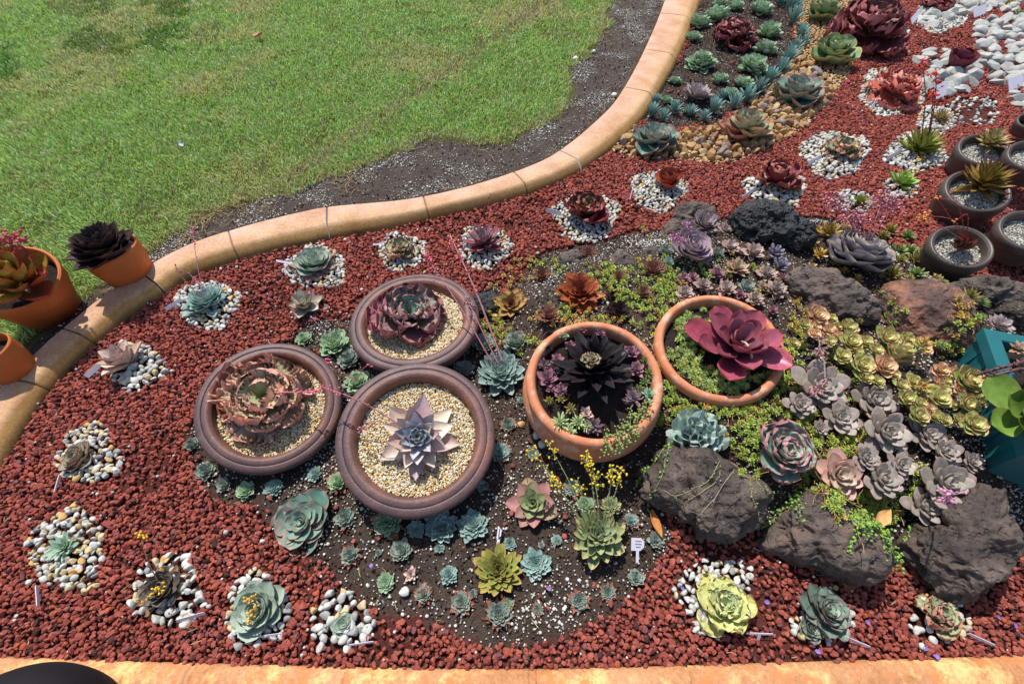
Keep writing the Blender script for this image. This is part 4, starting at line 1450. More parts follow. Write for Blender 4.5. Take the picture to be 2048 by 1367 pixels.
    'agavr': dict(n=52, w=0.14, e0=82, e1=4, sm=.4, tk=1.25, tm=1.0, base=.7, cup=.3, th=.35, bend=12, hz=.42, l0=.4, cin='#a3a048', cout='#98803a', edge='#82302c', ek=3.5, ew=.75, tip='#7c2a2c'),
    'agavp': dict(n=44, w=0.16, e0=82, e1=8, sm=.42, tk=1.25, tm=1.0, base=.7, cup=.3, th=.35, bend=10, hz=.4, l0=.4, cin='#c0c48e', cout='#b3a868', edge='#b87e58', ek=4, ew=.6, tip='#b87058'),
    'agavclosed': dict(n=70, w=.17, e0=86, e1=38, sm=.42, tk=1.3, tm=1.0, base=.7, cup=.3, th=.35, bend=45, hz=.5, l0=.45, cin='#8c5444', cout='#7c5a40', edge='#7d3030', ek=3, ew=.7),
    'greenstar': dict(n=24, w=.25, e0=80, e1=12, sm=.55, tk=1.4, tm=.85, base=.6, cup=.25, th=.4, bend=12, hz=.34, l0=.25, cin='#a9c860', cout='#8cb04e', edge='#b0b860', ek=4, ew=.4),
    'bluestar': dict(n=30, w=.15, e0=80, e1=4, sm=.55, tk=1.5, tm=.75, base=.5, cup=.1, th=.5, bend=12, hz=.3, l0=.25, cin='#a9c6a4', cout='#8fb096', edge='#9cb8a4', ek=5, ew=.3),
    'yelgreen': dict(n=88, w=0.19, e0=70, e1=4, sm=.64, tk=1.7, tm=.7, base=.5, cup=.3, th=.3, bend=25, hz=.3, l0=0.1, cin='#66783a', cout='#869c46', edge='#cdb266', ek=4, ew=.75, tip='#c09a58', lp=0.85),
    'creamedge': dict(n=64, w=0.22, e0=80, e1=2, sm=.6, tk=1.7, tm=.65, base=.5, cup=.35, th=.35, bend=20, hz=.45, l0=.2, cin='#a3bc9a', cout='#84a06c', edge='#cdbd84', ek=5, ew=.75, tip='#bfae74', lp=0.85),
    'greenpink': dict(n=26, w=.34, e0=76, e1=2, sm=.56, tk=1.6, tm=.75, base=.5, cup=.3, th=.2, bend=14, hz=.32, l0=.16, cin='#a2bc86', cout='#9aa26c', edge='#b88078', ek=4, ew=.75, cols_out=['#b8807c', '#a89a74', '#b08a78'], tout=.68),
    'upright': dict(n=20, w=.3, e0=84, e1=24, sm=.55, tk=1.5, tm=.85, base=.6, cup=.35, th=.15, bend=-5, hz=.25, l0=.4, cin='#d8c4c0', cout='#e6cab6', edge='#d3a98e', ek=5, ew=.5),
    'uprightg': dict(n=20, w=.34, e0=84, e1=20, sm=.58, tk=1.7, tm=.75, base=.6, cup=.4, th=.15, bend=10, hz=.35, l0=.4, cin='#c8d4b8', cout='#ccc8b2', edge='#c58288', ek=4, ew=.8),
    'greyg': dict(n=36, w=0.42, e0=80, e1=8, sm=.66, tk=2.0, tm=.6, base=.5, cup=.3, th=.2, bend=20, hz=.36, cin='#bccab6', cout='#9fb09e', edge='#b4bcae', ek=6, ew=.5),
    'brownrose': dict(n=44, w=.3, e0=84, e1=14, sm=.64, tk=2.0, tm=.6, base=.5, cup=.4, th=.15, bend=40, hz=.4, cin='#7a7670', cout='#6f625a', edge='#a3937e', ek=5, ew=.7),
    'pinkgreen': dict(n=34, w=0.42, e0=82, e1=10, sm=.64, tk=1.9, tm=.6, base=.5, cup=.35, th=.18, bend=25, hz=.36, cin='#a3b08a', cout='#9c9a80', edge='#c47a78', ek=4, ew=.8),
    'yelsed': dict(n=16, w=.15, e0=80, e1=14, sm=.62, tk=1.9, tm=.55, base=.5, cup=0, th=1.0, bend=10, hz=.4, l0=.35, cin='#d6bf5c', cout='#c2a340', edge='#cf9a48', ek=4, ew=.3, tip='#cf9450'),
    'jelly': dict(n=26, w=.12, e0=84, e1=10, sm=.6, tk=2, tm=.5, base=.6, cup=0, th=1.3, bend=15, hz=.5, l0=.35, cin='#b0b860', cout='#8a8a48', edge='#a87a48', ek=3, ew=.3, tip='#b07a50'),
    'jellyg': dict(n=26, w=.12, e0=84, e1=10, sm=.6, tk=2, tm=.5, base=.6, cup=0, th=1.3, bend=15, hz=.5, l0=.35, cin='#8fae62', cout='#64884e', edge='#8a9a58', ek=3, ew=.3, tip='#a8a060'),
    'chalk': dict(n=22, w=.085, e0=88, e1=40, sm=.6, tk=1.8, tm=.6, base=.7, cup=0, th=1.4, bend=-12, hz=.25, l0=.65, cin='#a8cac0', cout='#7fa8a0', edge='#9cc0b8', ek=5, ew=.2),
    'needle': dict(n=44, w=.05, e0=84, e1=0, sm=.5, tk=1.5, tm=.8, base=.8, cup=0, th=1.2, bend=10, hz=.4, l0=.4, cin='#8fa860', cout='#5f8648', edge='#8a9a58', ek=4, ew=.2, tip='#a0a060', ns=5, nv=3),
    'needleo': dict(n=44, w=.06, e0=84, e1=10, sm=.5, tk=1.5, tm=.8, base=.8, cup=0, th=1.2, bend=10, hz=.5, l0=.4, cin='#a8a858', cout='#8a8a48', edge='#9a8a48', ek=4, ew=.2, tip='#b0683c', ns=5, nv=3),
    'palefinger': dict(n=30, w=.1, e0=84, e1=0, sm=.6, tk=2, tm=.5, base=.7, cup=0, th=1.4, bend=0, hz=.6, l0=.5, cin='#cfdba0', cout='#b4c88a', edge='#c8d49c', ek=5, ew=.1),
    'pinksmall': dict(n=24, w=.26, e0=80, e1=8, sm=.58, tk=1.6, tm=.75, base=.5, cup=.2, th=.35, bend=15, hz=.34, l0=.3, cin='#b494a0', cout='#9a6670', edge='#b07080', ek=4, ew=.6),
    'darkpink': dict(n=30, w=.18, e0=80, e1=2, sm=.55, tk=1.5, tm=.85, base=.5, cup=.2, th=.3, bend=12, hz=.3, l0=.25, cin='#8a8a90', cout='#74505c', edge='#96606e', ek=4, ew=.6),
}
_var = {}


def ros_mesh(kind, seed, split=False):
    key = (kind, seed, split)
    if key not in _var:
        V, F, C = rosette(seed=seed, **KIND[kind])
        mat = M_GLOSS if kind in ('greenpad', 'paddle', 'burg', 'moon', 'yelsed', 'jelly', 'jellyg') else M_LEAF
        if split:
            k = max(4, int(len(V) * .3))
            _var[key] = (leaves_mesh('outer_leaves', V[k:], F, C[k:], mat), leaves_mesh('heart', V[:k], F, C[:k], mat))
        else:
            _var[key] = (leaves_mesh('succulent', V, F, C, mat), None)
    return _var[key]


NAME = {'chick': 'echeveria', 'orange': 'echeveria', 'brown': 'houseleek', 'aeon': 'aeonium', 'yelsed': 'sedum', 'jelly': 'sedum', 'jellyg': 'sedum', 'chalk': 'blue_chalk_stick', 'needle': 'sedum', 'needleo': 'sedum',
        'palefinger': 'sedum', 'paddle': 'kalanchoe', 'greenpad': 'kalanchoe', 'moon': 'pachyphytum', 'grapto': 'ghost_plant', 'ghost': 'ghost_plant', 'ghostp': 'ghost_plant', 'graptop': 'ghost_plant'}
PRNG = random.Random(4)
UNIQUE = {'burg', 'black', 'paddle', 'greenpad', 'lilstar', 'wavym', 'crinkle', 'pinkwavy', 'yelwavy', 'coral', 'maroonf'}


def stalk(root, base, tip, rad=.0022, col='#b5747c', bud='#c8606c', nb=14, bs=.0042, spread=.016, arch=0.0, along=.25, via=None, name='flower_stalk', bloom='blossom'):
    """a flower stem (child of root) from base to tip, both world points; blossom is its sub-part"""
    o = np.array(root.location)
    base, tip = np.asarray(base) - o, np.asarray(tip) - o
    rng = np.random.default_rng(int(abs(tip[0] * 9e4)) % 9999)
    pts = [base] + [np.asarray(v) - o for v in (via or [])]
    if not via:
        m = (base + tip) / 2 + np.array([0, 0, np.linalg.norm(tip - base) * (.06 + arch)]) + rng.normal(size=3) * .006
        pts.append(m)
    pts.append(tip)
    path = bez(pts, 18)
    mb = MB()
    V, F = tube(path, np.linspace(rad, rad * .55, len(path)), 6)
    mb.add(V, F, lin(col))
    # small bracts
    for k in range(6):
        p = path[int((.3 + .6 * k / 6) * (len(path) - 1))]
        V, F = ICO[0]
        mb.add(V * (rad * 1.1, rad * 1.1, rad * 2.2) + p + rng.normal(size=3) * rad * .7, F, lin(col) * 1.1)
    st = mb.obj(name, M_STALK, root)
    if nb:
        mb = MB()
        va, F = stone_variants(3, 1, np.random.default_rng(1), .2, (.8, 1), 3)
        for k in range(nb):
            f = 1 - along * rng.random() ** 1.3
            i = f * (len(path) - 1)
            p = path[int(i)]
            off = rng.normal(size=3) * spread * .5
            s = bs * rng.uniform(.7, 1.25)
            R = rotmats(1, rng)[0]
            mb.add((va[k % 3] * (1, .7, .7) * s) @ R.T + p + off, F, lin(bud) * rng.uniform(.75, 1.25))
            q = np.linspace(p, p + off, 3)
            V, F2 = tube(q, rad * .3, 4, False)
            mb.add(V, F2, lin(col))
        mb.obj(bloom, M_STALK, st)
    return st


def P(kind, x, y, d, label, cat='succulent', group=None, tilt=None, seed=None, zoff=0., pot=None, dz=-.03, name=None, skirt=None, sq=1.0, split=None, parent=None, zabs=None):
    """one plant: px position of the heart, px width, label"""
    if seed is None:
        seed = PRNG.randrange(1000) if (kind in UNIQUE or d > 80) else PRNG.randrange(5)
    hz = KIND[kind]['hz'] * .8
    if pot is None and parent is None and zabs is None and any(in_patch(np.array(float(x)), np.array(float(y)), c_) for c_ in PATCH):
        zoff += .014
        d *= 1.08
    if pot:
        b0 = pot_plane(pot, x, y, dz)
        R = d / 2 * mpp(b0)
        n = POTS[pot][1]
        b = pot_plane(pot, x, y, dz + hz * R) - n * hz * R
        up = n
    else:
        g0 = ground_at(x, y) if zabs is None else at(x, y, zabs)
        R = d / 2 * mpp(g0)
        if zabs is None:
            b = ground_at(x, y, hz * R + zoff)
            b = b + (0, 0, zoff)
        else:
            b = at(x, y, zabs)
        R = d / 2 * mpp(b + (0, 0, hz * R))
        up = np.array([0, 0, 1.0])
    R *= .98
    tv = np.array([PRNG.gauss(0, .10), PRNG.gauss(0, .10), 0])
    if tilt is not None:
        tv = tv * .4 + np.array([tilt[0], tilt[1], 0])
    nrm = up + tv
    nrm /= np.linalg.norm(nrm)
    rot = Vector((0, 0, 1)).rotation_difference(Vector(nrm)).to_matrix() @ Matrix.Rotation(PRNG.uniform(0, 6.28), 3, 'Z')
    rot = rot.to_euler()
    nm = name or NAME.get(kind, 'echeveria')
    if split is None:
        split = d >= 56 or skirt
    sc = (R, R, R * sq)
    if parent is not None:
        me, _ = ros_mesh(kind, seed)
        return link('rosette', me, parent, b - np.array(parent.location), rot, sc)
    if split:
        root = empty(nm, b)
        out, heart = ros_mesh(kind, seed, True)
        link('outer_leaves', out, root, None, rot, sc)
        link('heart', heart, root, None, rot, sc)
        if skirt:
            dry_skirt(root, R, skirt)
    else:
        me, _ = ros_mesh(kind, seed)
        root = link(nm, me, None, b, rot, sc)
    tag(root, label, cat, group)
    root['h'] = R
    return root


def dry_skirt(root, R, col):
    V, F, C = rosette(seed=int(R * 1e5) % 97, n=12, w=.2, l0=.8, e0=4, e1=-4, hz=.02, sm=.5, tk=1.3, tm=1, bend=30, wave=.4, wf=2, ns=8, cin=col, cout=col, edge='#b08a70', ew=.3)
    me = leaves_mesh('withered_leaves', V, F, C, M_DRY)
    link('withered_leaves', me, root, (0, 0, .004), None, R * 1.22)


def top_of(root, f=.3):
    return np.array(root.location) + np.array([0, 0, root['h'] * f])

# ------------------------------------------------------------------ plants
def tipz(x, y, z):
    return at(x, y, z)


# plants in the white pebble patches
r = P('chickb', 411, 602, 84, 'blue-grey rosette in white pebbles near the cracked kerb, with dried pink flower stems', sq=1.1)
b = top_of(r)
stalk(r, b, tipz(385, 452, .23), .002, '#a8707c', '#c0606a', 12, .005, .012)
stalk(r, b, tipz(349, 528, .17), .0018, '#96606a', '#8c4a50', 8, .004, .010)
stalk(r, b, tipz(376, 545, .12), .0018, '#9a7080', '#b08090', 10, .003, .008, along=.6)
P('greyg', 628, 525, 80, 'pale grey-green rosette in white pebbles closest to the kerb joint', skirt='#b08078', sq=1.1)
P('upright', 254, 724, 96, 'pale peach-grey upright rosette in front of chunky white pebbles', tilt=(-.25, .1), sq=1.2)
P('pinkgreen', 157, 914, 70, 'green rosette with rosy edges in cream pebbles by the left kerb', tilt=(-.25, -.1))
P('bluestar', 128, 1094, 74, 'light green star-shaped rosette on the tall oval of pebbles')
r = P('brownrose', 322, 1175, 82, 'dark brown rosette with a yellow-flowered stem among white stones', skirt='#8a6a50')
b = top_of(r)
stalk(r, b, tipz(280, 1062, .16), .0018, '#9a6a50', '#e8b820', 12, .0045, .010, along=.12, bloom='yellow_flowers')
stalk(r, b, tipz(316, 1178, .10), .0016, '#a08a50', '#e0b028', 14, .0045, .014, along=.3, bloom='yellow_flowers')
stalk(r, b, tipz(292, 1196, .07), .0016, '#a08a50', '#d8a828', 5, .004, .012, bloom='yellow_flowers')
r = P('greyg', 515, 1215, 108, 'broad grey-green rosette topped by orange-yellow flowers', seed=12)
b = top_of(r)
for q in ((500, 1192), (510, 1214), (497, 1240)):
    stalk(r, b, tipz(q[0], q[1], .085), .0018, '#a08060', '#dba83a', 12, .0045, .013, along=.15, bloom='orange_flowers')
P('greyg', 540, 1215, 40, 'small grey offset leaning on the rosette with orange flowers', zoff=.01)
P('greyg', 505, 1178, 34, 'grey offset above the rosette with orange flowers', zoff=.005)
P('greyg', 685, 1246, 46, 'tiny silver-grey rosette in white stones near the worn kerb', seed=3)
P('greenwavy', 800, 496, 66, 'flat frilly rosette, red rim and green heart, in the smallest kerb-side pebbles')
P('chick', 818, 520, 22, 'mini green rosette tucked beside the frilly red-rimmed one')
r = P('pinkstar', 967, 482, 92, 'pointed rosette with lilac heart and raspberry outer leaves', sq=1.25)
stalk(r, top_of(r), tipz(981, 384, .20), .0014, '#8a3a40', '#a03038', 6, .004, .008, along=.12)
P('redcab', 1172, 420, 96, 'dark red cabbage-like rosette with a green heart on bright white pebbles', sq=1.15)
P('cuporange', 1338, 365, 66, 'rust-orange rosette of broad cupped leaves', sq=1.2)
P('wavyr', 1552, 354, 94, 'wine-red wavy rosette with an orange lower leaf, behind the black rock', sq=1.2)
P('greenwavy', 1688, 297, 72, 'green-hearted rosette with red wavy edges on oval pebbles', sq=1.1)
r = P('agav', 1843, 290, 86, 'dense yellow-green spiky rosette with tall red flower stems', sq=1.25)
b = top_of(r, .5)
for q in ((1843, 118, .42), (1872, 135, .42), (1868, 178, .36)):
    stalk(r, b + np.array([.02 * (q[0] - 1855) / 15, 0, 0]), tipz(*q), .0032, '#7c2830', '#e0483c', 22, .0065, .028, along=.13, bloom='coral_flowers')
P('greenstar', 1805, 362, 60, 'fresh light-green star rosette with a few pebbles', sq=1.15)
P('agav', 1722, 403, 38, 'small tight green ball rosette behind the pink blossoms', sq=1.2)
P('agavp', 1882, 235, 44, 'small green and orange star rosette behind the spiky yellow-green one', sq=1.2)
P('coral', 1795, 166, 102, 'coral-red tightly frilled rosette', sq=1.15)
P('cuppur', 1915, 130, 72, 'glossy maroon cupped rosette on large white stones', sq=1.3)
P('maroonf', 1747, 45, 146, 'largest maroon frilled rosette by the far gravel', sq=1.25)
P('maroonf', 1882, -2, 64, 'orange-red frilled rosette cut by the top of the picture')
P('jelly', 2022, 8, 34, 'brown-green tuft at the far right corner')
P('jellyg', 2040, 28, 30, 'dark green tuft at the far right corner, beside white stones')
P('yelwavy', 1453, 1213, 122, 'yellow-green rosette with broad wavy leaves, brown-tinged at the back')
P('purpgreen', 1650, 1222, 104, 'green rosette with dark pink edges and three small offsets in front of the brown rock', tilt=(.12, 0))
P('purpgreen', 1625, 1257, 50, 'largest offset in front of the dark pink-edged green rosette', tilt=(-.1, -.2))
P('purpgreen', 1619, 1200, 34, 'upper small offset left of the dark pink-edged green rosette', seed=2)
P('purpgreen', 1617, 1229, 28, 'tiny middle offset left of the dark pink-edged green rosette', seed=3)
P('greenwavy', 1882, 1230, 82, 'green rosette with pink wavy edges below the largest rock')

# single rosettes round the bowls
P('uprightg', 612, 610, 76, 'upright pink-edged pale green rosette between kerb pebbles and the bowls', skirt='#8a6a6c', sq=1.25)
r = P('chickg', 668, 686, 72, 'light green rosette between two bowls, its pink stem pointing back', tilt=(.15, -.1), sq=1.1)
stalk(r, top_of(r, .4), tipz(621, 632, .12), .0018, '#b08090', '#b490b8', 5, .0045, .007, along=.1)
r = P('chick', 697, 718, 50, 'grey-green rosette with a nodding pink stem beside the rear bowl', sq=1.2)
stalk(r, top_of(r, .6), tipz(707, 656, .12), .0016, '#b4606c', '#d85a6c', 12, .004, .009, along=.12)
r = P('chickg', 715, 764, 66, 'pale green rosette wedged behind the lilac star bowl, two pink stems', tilt=(-.1, .1))
stalk(r, top_of(r, .5), tipz(650, 718, .12), .0018, '#b05a64', '#e06474', 12, .0045, .009, along=.1)
stalk(r, top_of(r, .5), tipz(752, 728, .10), .0018, '#a85a68', '#c85a70', 12, .0045, .012, along=.25, arch=.3)
P('chickg', 606, 676, 36, 'pale rosette half hidden behind the pinkish crinkled bowl')
r = P('chick', 966, 686, 58, 'blue-green rosette left of the two similar ones behind the pale pink-tipped rosette')
P('chick', 1034, 682, 60, 'blue-green rosette between yellow sedum and the pink-tipped one', sq=1.1)
r = P('chickb', 1003, 742, 104, 'pale blue-green pink-tipped rosette with three tall pink flower stems', sq=1.1, tilt=(0, -.12))
b = top_of(r, .5)
stalk(r, b + (-.03, .01, 0), tipz(843, 500, .34), .0032, '#b8747e', '#e06a70', 26, .005, .020, along=.22)
stalk(r, b + (-.01, .01, 0), tipz(930, 590, .20), .0026, '#b8747e', '#c87880', 10, .004, .012, along=.25)
stalk(r, b + (.01, .01, 0), tipz(900, 470, .36), .0040, '#bf7d86', '#e0706c', 24, .0055, .020, along=.22)
r = P('chick', 927, 738, 52, 'pale green rosette tucked against the rim of the lilac star bowl')
stalk(r, top_of(r, .5), tipz(946, 686, .09), .0014, '#c080a0', '#d06a80', 6, .003, .006, along=.3)
stalk(r, top_of(r, .5), tipz(903, 716, .08), .0016, '#c080a0', '#b890b4', 4, .005, .005, along=.1)
P('chick', 1085, 718, 26, 'grey-green rosette pressed between pink-tipped rosette and terracotta rim')
for x, y, d, k, lab in [
    (1016, 848, 34, 'chick', 'small green rosette beside a tan pebble right of the lilac star bowl'),
    (1042, 800, 18, 'chickb', 'tiny blue rosette just left of the terracotta bowl'),
    (1001, 903, 46, 'chickb', 'blue-green rosette hugging the right rim of the lilac star bowl'),
    (383, 888, 36, 'chick', 'green rosette hugging the left rim of the crinkled-rosette bowl'),
    (411, 941, 44, 'chick', 'longer blue-green rosette under the left rim of the crinkled-rosette bowl'),
    (447, 967, 34, 'chick', 'small pale rosette second along under the crinkled-rosette bowl'),
    (491, 980, 42, 'chickg', 'green rosette third along under the crinkled-rosette bowl'),
    (546, 976, 42, 'chickb', 'shaded blue rosette fourth along under the crinkled-rosette bowl'),
    (630, 947, 34, 'chickb', 'shaded small rosette in the gap between the two front bowls'),
    (676, 963, 48, 'chickg', 'bright green rosette at the left base of the lilac star bowl'),
    (690, 1034, 46, 'chick', 'tilted green rosette between the big blue-green rosette and the star bowl'),
    (775, 1045, 64, 'chickg', 'green rosette peeking from under the front of the star bowl'),
    (832, 1058, 40, 'chickb', 'small shaded rosette next to a larger one under the star bowl'),
    (882, 1054, 72, 'chickb', 'large shaded blue rosette under the front of the star bowl'),
    (947, 1050, 68, 'chickb', 'blue-green rosette right of the shaded pair in front of the star bowl'),
    (700, 1110, 42, 'chick', 'rosette with reddish lower leaves farthest left on the bare soil'),
    (756, 1105, 16, 'chick', 'very tiny green rosette between two larger ones on the bare soil'),
    (803, 1100, 50, 'chick', 'plump green rosette leaning right on the bare soil'),
    (878, 1096, 24, 'chickb', 'tiny blue rosette below the shaded pair'),
    (771, 1164, 42, 'chickg', 'green rosette left of the peach-coloured thin-leaved one'),
    (897, 1149, 40, 'chickb', 'striped-looking dark blue rosette in the middle of the soil'),
    (846, 1188, 38, 'chick', 'small green rosette below the peach-coloured thin-leaved one'),
    (923, 1204, 46, 'chick', 'green rosette with a mini offset at its upper right'),
    (946, 1186, 20, 'chick', 'mini offset at the upper right of the soil rosette'),
    (997, 1226, 56, 'chick', 'lowest and largest of the soil rosettes, with an offset'),
    (1017, 1206, 26, 'chickg', 'offset above the lowest soil rosette'),
    (1075, 1217, 26, 'chick', 'tiny rosette with pink withered leaves near the lower soil edge'),
    (1158, 1202, 42, 'chick', 'rosette with pink withered leaves lower right on the soil'),
    (1216, 1183, 34, 'chick', 'small rosette right of the one with pink withered leaves'),
    (1272, 1155, 38, 'chick', 'rosette at the right soil edge beside the red gravel'),
    (1312, 1079, 38, 'chick', 'rosette on the soil right of the white T-shaped label'),
    (1262, 1041, 34, 'chickb', 'blue rosette above the white T-shaped label'),
    (1020, 1086, 28, 'chickb', 'little blue rosette beside the upright name stake'),
    (1114, 1080, 24, 'chickb', 'little blue rosette behind the tall cream-edged plant'),
    (1083, 1090, 16, 'chick', 'minute green rosette above the blue one on the soil'),
    (1145, 975, 40, 'chickb', 'blue rosette between yellow flowers and the green-pink star'),
    (1066, 908, 26, 'chickb', 'small rosette under yellow blossoms left of the terracotta bowl'),
    (964, 971, 28, 'chickb', 'small shaded rosette at the right foot of the star bowl'),
    (638, 980, 14, 'chick', 'tiny green rosette left of the bright green one at the star bowl'),
]:
    r = P(k, x, y, d, lab, sq=1.1, group='hen-and-chicks rosettes around the bowls', skirt='#9a5e4a' if lab.find('withered') > 0 or lab.find('reddish') > 0 or (x * 7 + y) % 5 == 0 else None)
    if (x, y) in ((383, 888), (411, 941)):
        b = at(398, 806, .05) if x == 383 else at(392, 860, .05)
        for q in (((296, 772, .14), (366, 702, .12), (336, 762, .12), (452, 678, .12)) if x == 383 else ((340, 872, .10), (308, 800, .13), (516, 656, .13))):
            stalk(r, b, tipz(*q), .0015, '#a8606c', '#d8687c', 9, .0042, .010, along=.2)
P('chickb', 1073, 1125, 66, 'round blue-green rosette right of the yellow-green dense one')
P('imbric', 605, 1040, 134, 'large blue-green rosette with thin red rims below the star bowl')
P('upright', 822, 1148, 36, 'peach-coloured thin-leaved small rosette on the soil', seed=2)
P('yelgreen', 997, 1140, 110, 'yellow-green dense rosette with a brown centre')
P('greenpink', 1068, 1005, 114, 'large green rosette with pink outer leaves and a long pink leaf below', tilt=(-.1, -.1))
r = P('creamedge', 1197, 1068, 118, 'tall green rosette with cream leaf edges and yellow flower stems', zoff=.03, sq=1.3, tilt=(0, -.1))
b = top_of(r, .4)
for q, n_ in (((1057, 890, .26), 10), ((1092, 878, .27), 8), ((1098, 948, .2), 16), ((1172, 903, .26), 20), ((1188, 945, .22), 14), ((1226, 935, .24), 14), ((1245, 932, .24), 12), ((1152, 960, .17), 10)):
    stalk(r, b + np.array([(q[0] - 1190) * .0002, 0, -.02]), tipz(*q), .0022, '#8c9464', '#d8b82c', int(n_ * 2.2), .0042, .017, along=.22, bloom='yellow_flowers')
P('chickg', 1172, 1010, 42, 'spiky green offset behind the cream-edged rosette', zoff=.03, sq=1.2)
P('creamedge', 1222, 1010, 44, 'shaded offset at the back right of the cream-edged rosette', zoff=.03)

# bowls
r = P('crinkle', 528, 792, 172, 'pinkish-green heavily crinkled rosette in its glazed bowl', pot='P1', sq=1.0)
stalk(r, top_of(r, .3) + (.03, 0, 0), at(640, 782, .25), .003, '#c87078', '#e07080', 14, .0055, .016, along=.4)
P('wavym', 814, 626, 158, 'maroon rosette with green heart and wavy leaves in its glazed bowl', pot='P3', sq=1.1)
r = P('lilstar', 833, 866, 172, 'lilac-blue star rosette with dry cream outer leaves', pot='P2', sq=1.05)
b = top_of(r, .35)
stalk(r, b + (-.05, .02, 0), at(640, 772, .32), .0024, '#b8747e', '#cf6a74', 18, .004, .016, along=.25, arch=.05)
stalk(r, b + (-.03, .0, 0), at(718, 862, .22), .0018, '#c0707a', '#c87a80', 10, .004, .014, along=.2, arch=.45)

# terracotta bowl with the mixed planting
r = P('black', 1190, 736, 176, 'long-leaved black rosette with a small red shoot at its heart', pot='T1', dz=-.02, sq=1.15)
o = np.array(r.location)
hb = at(1183, 722, o[2] + .095)
me, _ = ros_mesh('greenwavy', 71)
link('red_shoot', me, r, hb - o, (.0, -.1, 0), .034)
for k, x, y, d, lab in [
    ('pinksmall', 1094, 757, 44, 'pink-grey rosette at the left inside the terracotta bowl'),
    ('pinksmall', 1114, 720, 30, 'salmon-pink rosette above the pink-grey one in the terracotta bowl'),
    ('darkpink', 1088, 727, 26, 'dusky purple sprig on the left inside rim of the terracotta bowl'),
    ('pinksmall', 1122, 780, 30, 'bright pink rosette under the black leaves in the terracotta bowl'),
    ('jelly', 1122, 797, 24, 'orange-green bead-leaved sprig left of the pale finger-leaved sedum'),
    ('jelly', 1142, 815, 26, 'orange and green sprig behind the pale finger-leaved sedum'),
    ('palefinger', 1122, 843, 44, 'pale yellow-green finger-leaved sedum draped over the terracotta rim'),
    ('palefinger', 1158, 843, 34, 'second pale finger-leaved sprig on the terracotta rim'),
    ('palefinger', 1140, 862, 28, 'lowest pale finger-leaved sprig hanging over the terracotta rim'),
    ('upright', 1172, 827, 32, 'pale pink thin-leaved rosette at the front of the terracotta bowl'),
    ('darkpink', 1188, 852, 42, 'grey-purple star at the front rim of the terracotta bowl'),
    ('darkpink', 1266, 795, 42, 'dark pink star at the lower right of the terracotta bowl'),
    ('bluestar', 1298, 788, 34, 'silvery blue star on the right inside rim of the terracotta bowl'),
    ('pinksmall', 1272, 738, 36, 'lilac-pink rosette at the right of the black leaves'),
    ('pinksmall', 1262, 705, 34, 'red-brown rosette under the right-hand black leaf tips'),
    ('chickg', 1125, 668, 26, 'dark green sprig at the back rim of the terracotta bowl'),
    ('needle', 1142, 655, 28, 'needle-leaved blue-green sprig at the back rim'),
    ('pinksmall', 1165, 655, 26, 'lilac rosette behind the tallest black leaf'),
    ('pinksmall', 1200, 665, 24, 'small pink rosette between black leaf tips at the back'),
    ('blackish', 1100, 674, 28, 'brown-red sprig hanging over the left back rim'),
    ('blackish', 1092, 692, 26, 'second brown-red sprig lower on the left rim'),
    ('needleo', 1282, 680, 20, 'thin green sprig at the right back rim of the terracotta bowl'),
    ('jellyg', 1298, 745, 24, 'dark green bead-leaved sprig on the right rim of the terracotta bowl'),
    ('jellyg', 1290, 762, 22, 'lower dark green bead-leaved sprig on the right rim'),
    ('pinksmall', 1140, 690, 22, 'small rosy sprig just outside the left-hand black leaf tips'),
    ('darkpink', 1112, 742, 24, 'dusky sprig between two pink rosettes at the left of the terracotta bowl'),
    ('pinksmall', 1103, 775, 24, 'small rosy sprig low on the left inside of the terracotta bowl'),
    ('jelly', 1232, 662, 20, 'orange-green sprig at the back centre of the terracotta bowl'),
    ('needleo', 1210, 648, 22, 'golden sprig on the back rim of the terracotta bowl'),
    ('needleo', 1180, 643, 22, 'golden sprig left of another on the back rim of the terracotta bowl'),
    ('jellyg', 1280, 778, 22, 'green sprig between dark pink and silvery stars in the terracotta bowl'),
    ('jellyg', 1290, 720, 22, 'upper green bead-leaved sprig on the right rim'),
    ('jelly', 1098, 800, 20, 'red-orange sprig at the lower left inside rim of the terracotta bowl'),
    ('palefinger', 1175, 850, 26, 'pale sprig just left of the grey-purple star at the front rim'),
]:
    P(k, x, y, d * 1.12, lab, pot='T1', dz=-.018, group='small succulents filling the terracotta bowl', sq=1.1)
r = P('burg', 1478, 690, 200, 'burgundy rosette of big spoon-shaped leaves in the terracotta bowl', pot='T2', dz=-.02, sq=.95)
o = np.array(r.location)
V, F = tube(bez([(0, -.0, .06), (.0, -.03, .085), (.012, -.06, .07), (.02, -.075, .05)], 12), np.linspace(.003, .005, 13), 6)
MB().add(V, F, lin('#b4b49a')).obj('bare_stem', M_STALK, r)

# dark nursery bowls
r = P('agavclosed', 1925, 490, 62, 'closed dark red rosette with looping flower stems in a dark bowl', pot='D1', sq=1.1)
b = top_of(r, .6)
for pth in ([(1905, 440, .34), (1836, 431, .30)], [(1915, 410, .42), (1870, 395, .40)], [(1935, 430, .36), (1905, 446, .33)], [(1860, 380, .40), (1822, 383, .38)]):
    st_ = stalk(r, b, at(*pth[1]), .0018, '#9c3038', '#e08a4a', 6, .005, .010, via=[at(*pth[0])], along=.08, bloom='orange_flowers')
st_ = stalk(r, b, at(1838, 432, .26), .0020, '#a8484c', '#f0a040', 24, .0055, .026, via=[at(1885, 455, .30)], along=.12, bloom='orange_flowers')
P('agavr', 1968, 362, 104, 'tall spiky yellow-green rosette with dark red edges in a dark bowl', pot='D2', sq=1.35)
P('agavp', 1985, 282, 70, 'pale green orange-tipped rosette in the back dark bowl', pot='D3', sq=1.2)
r = bpy.data.objects['echeveria']
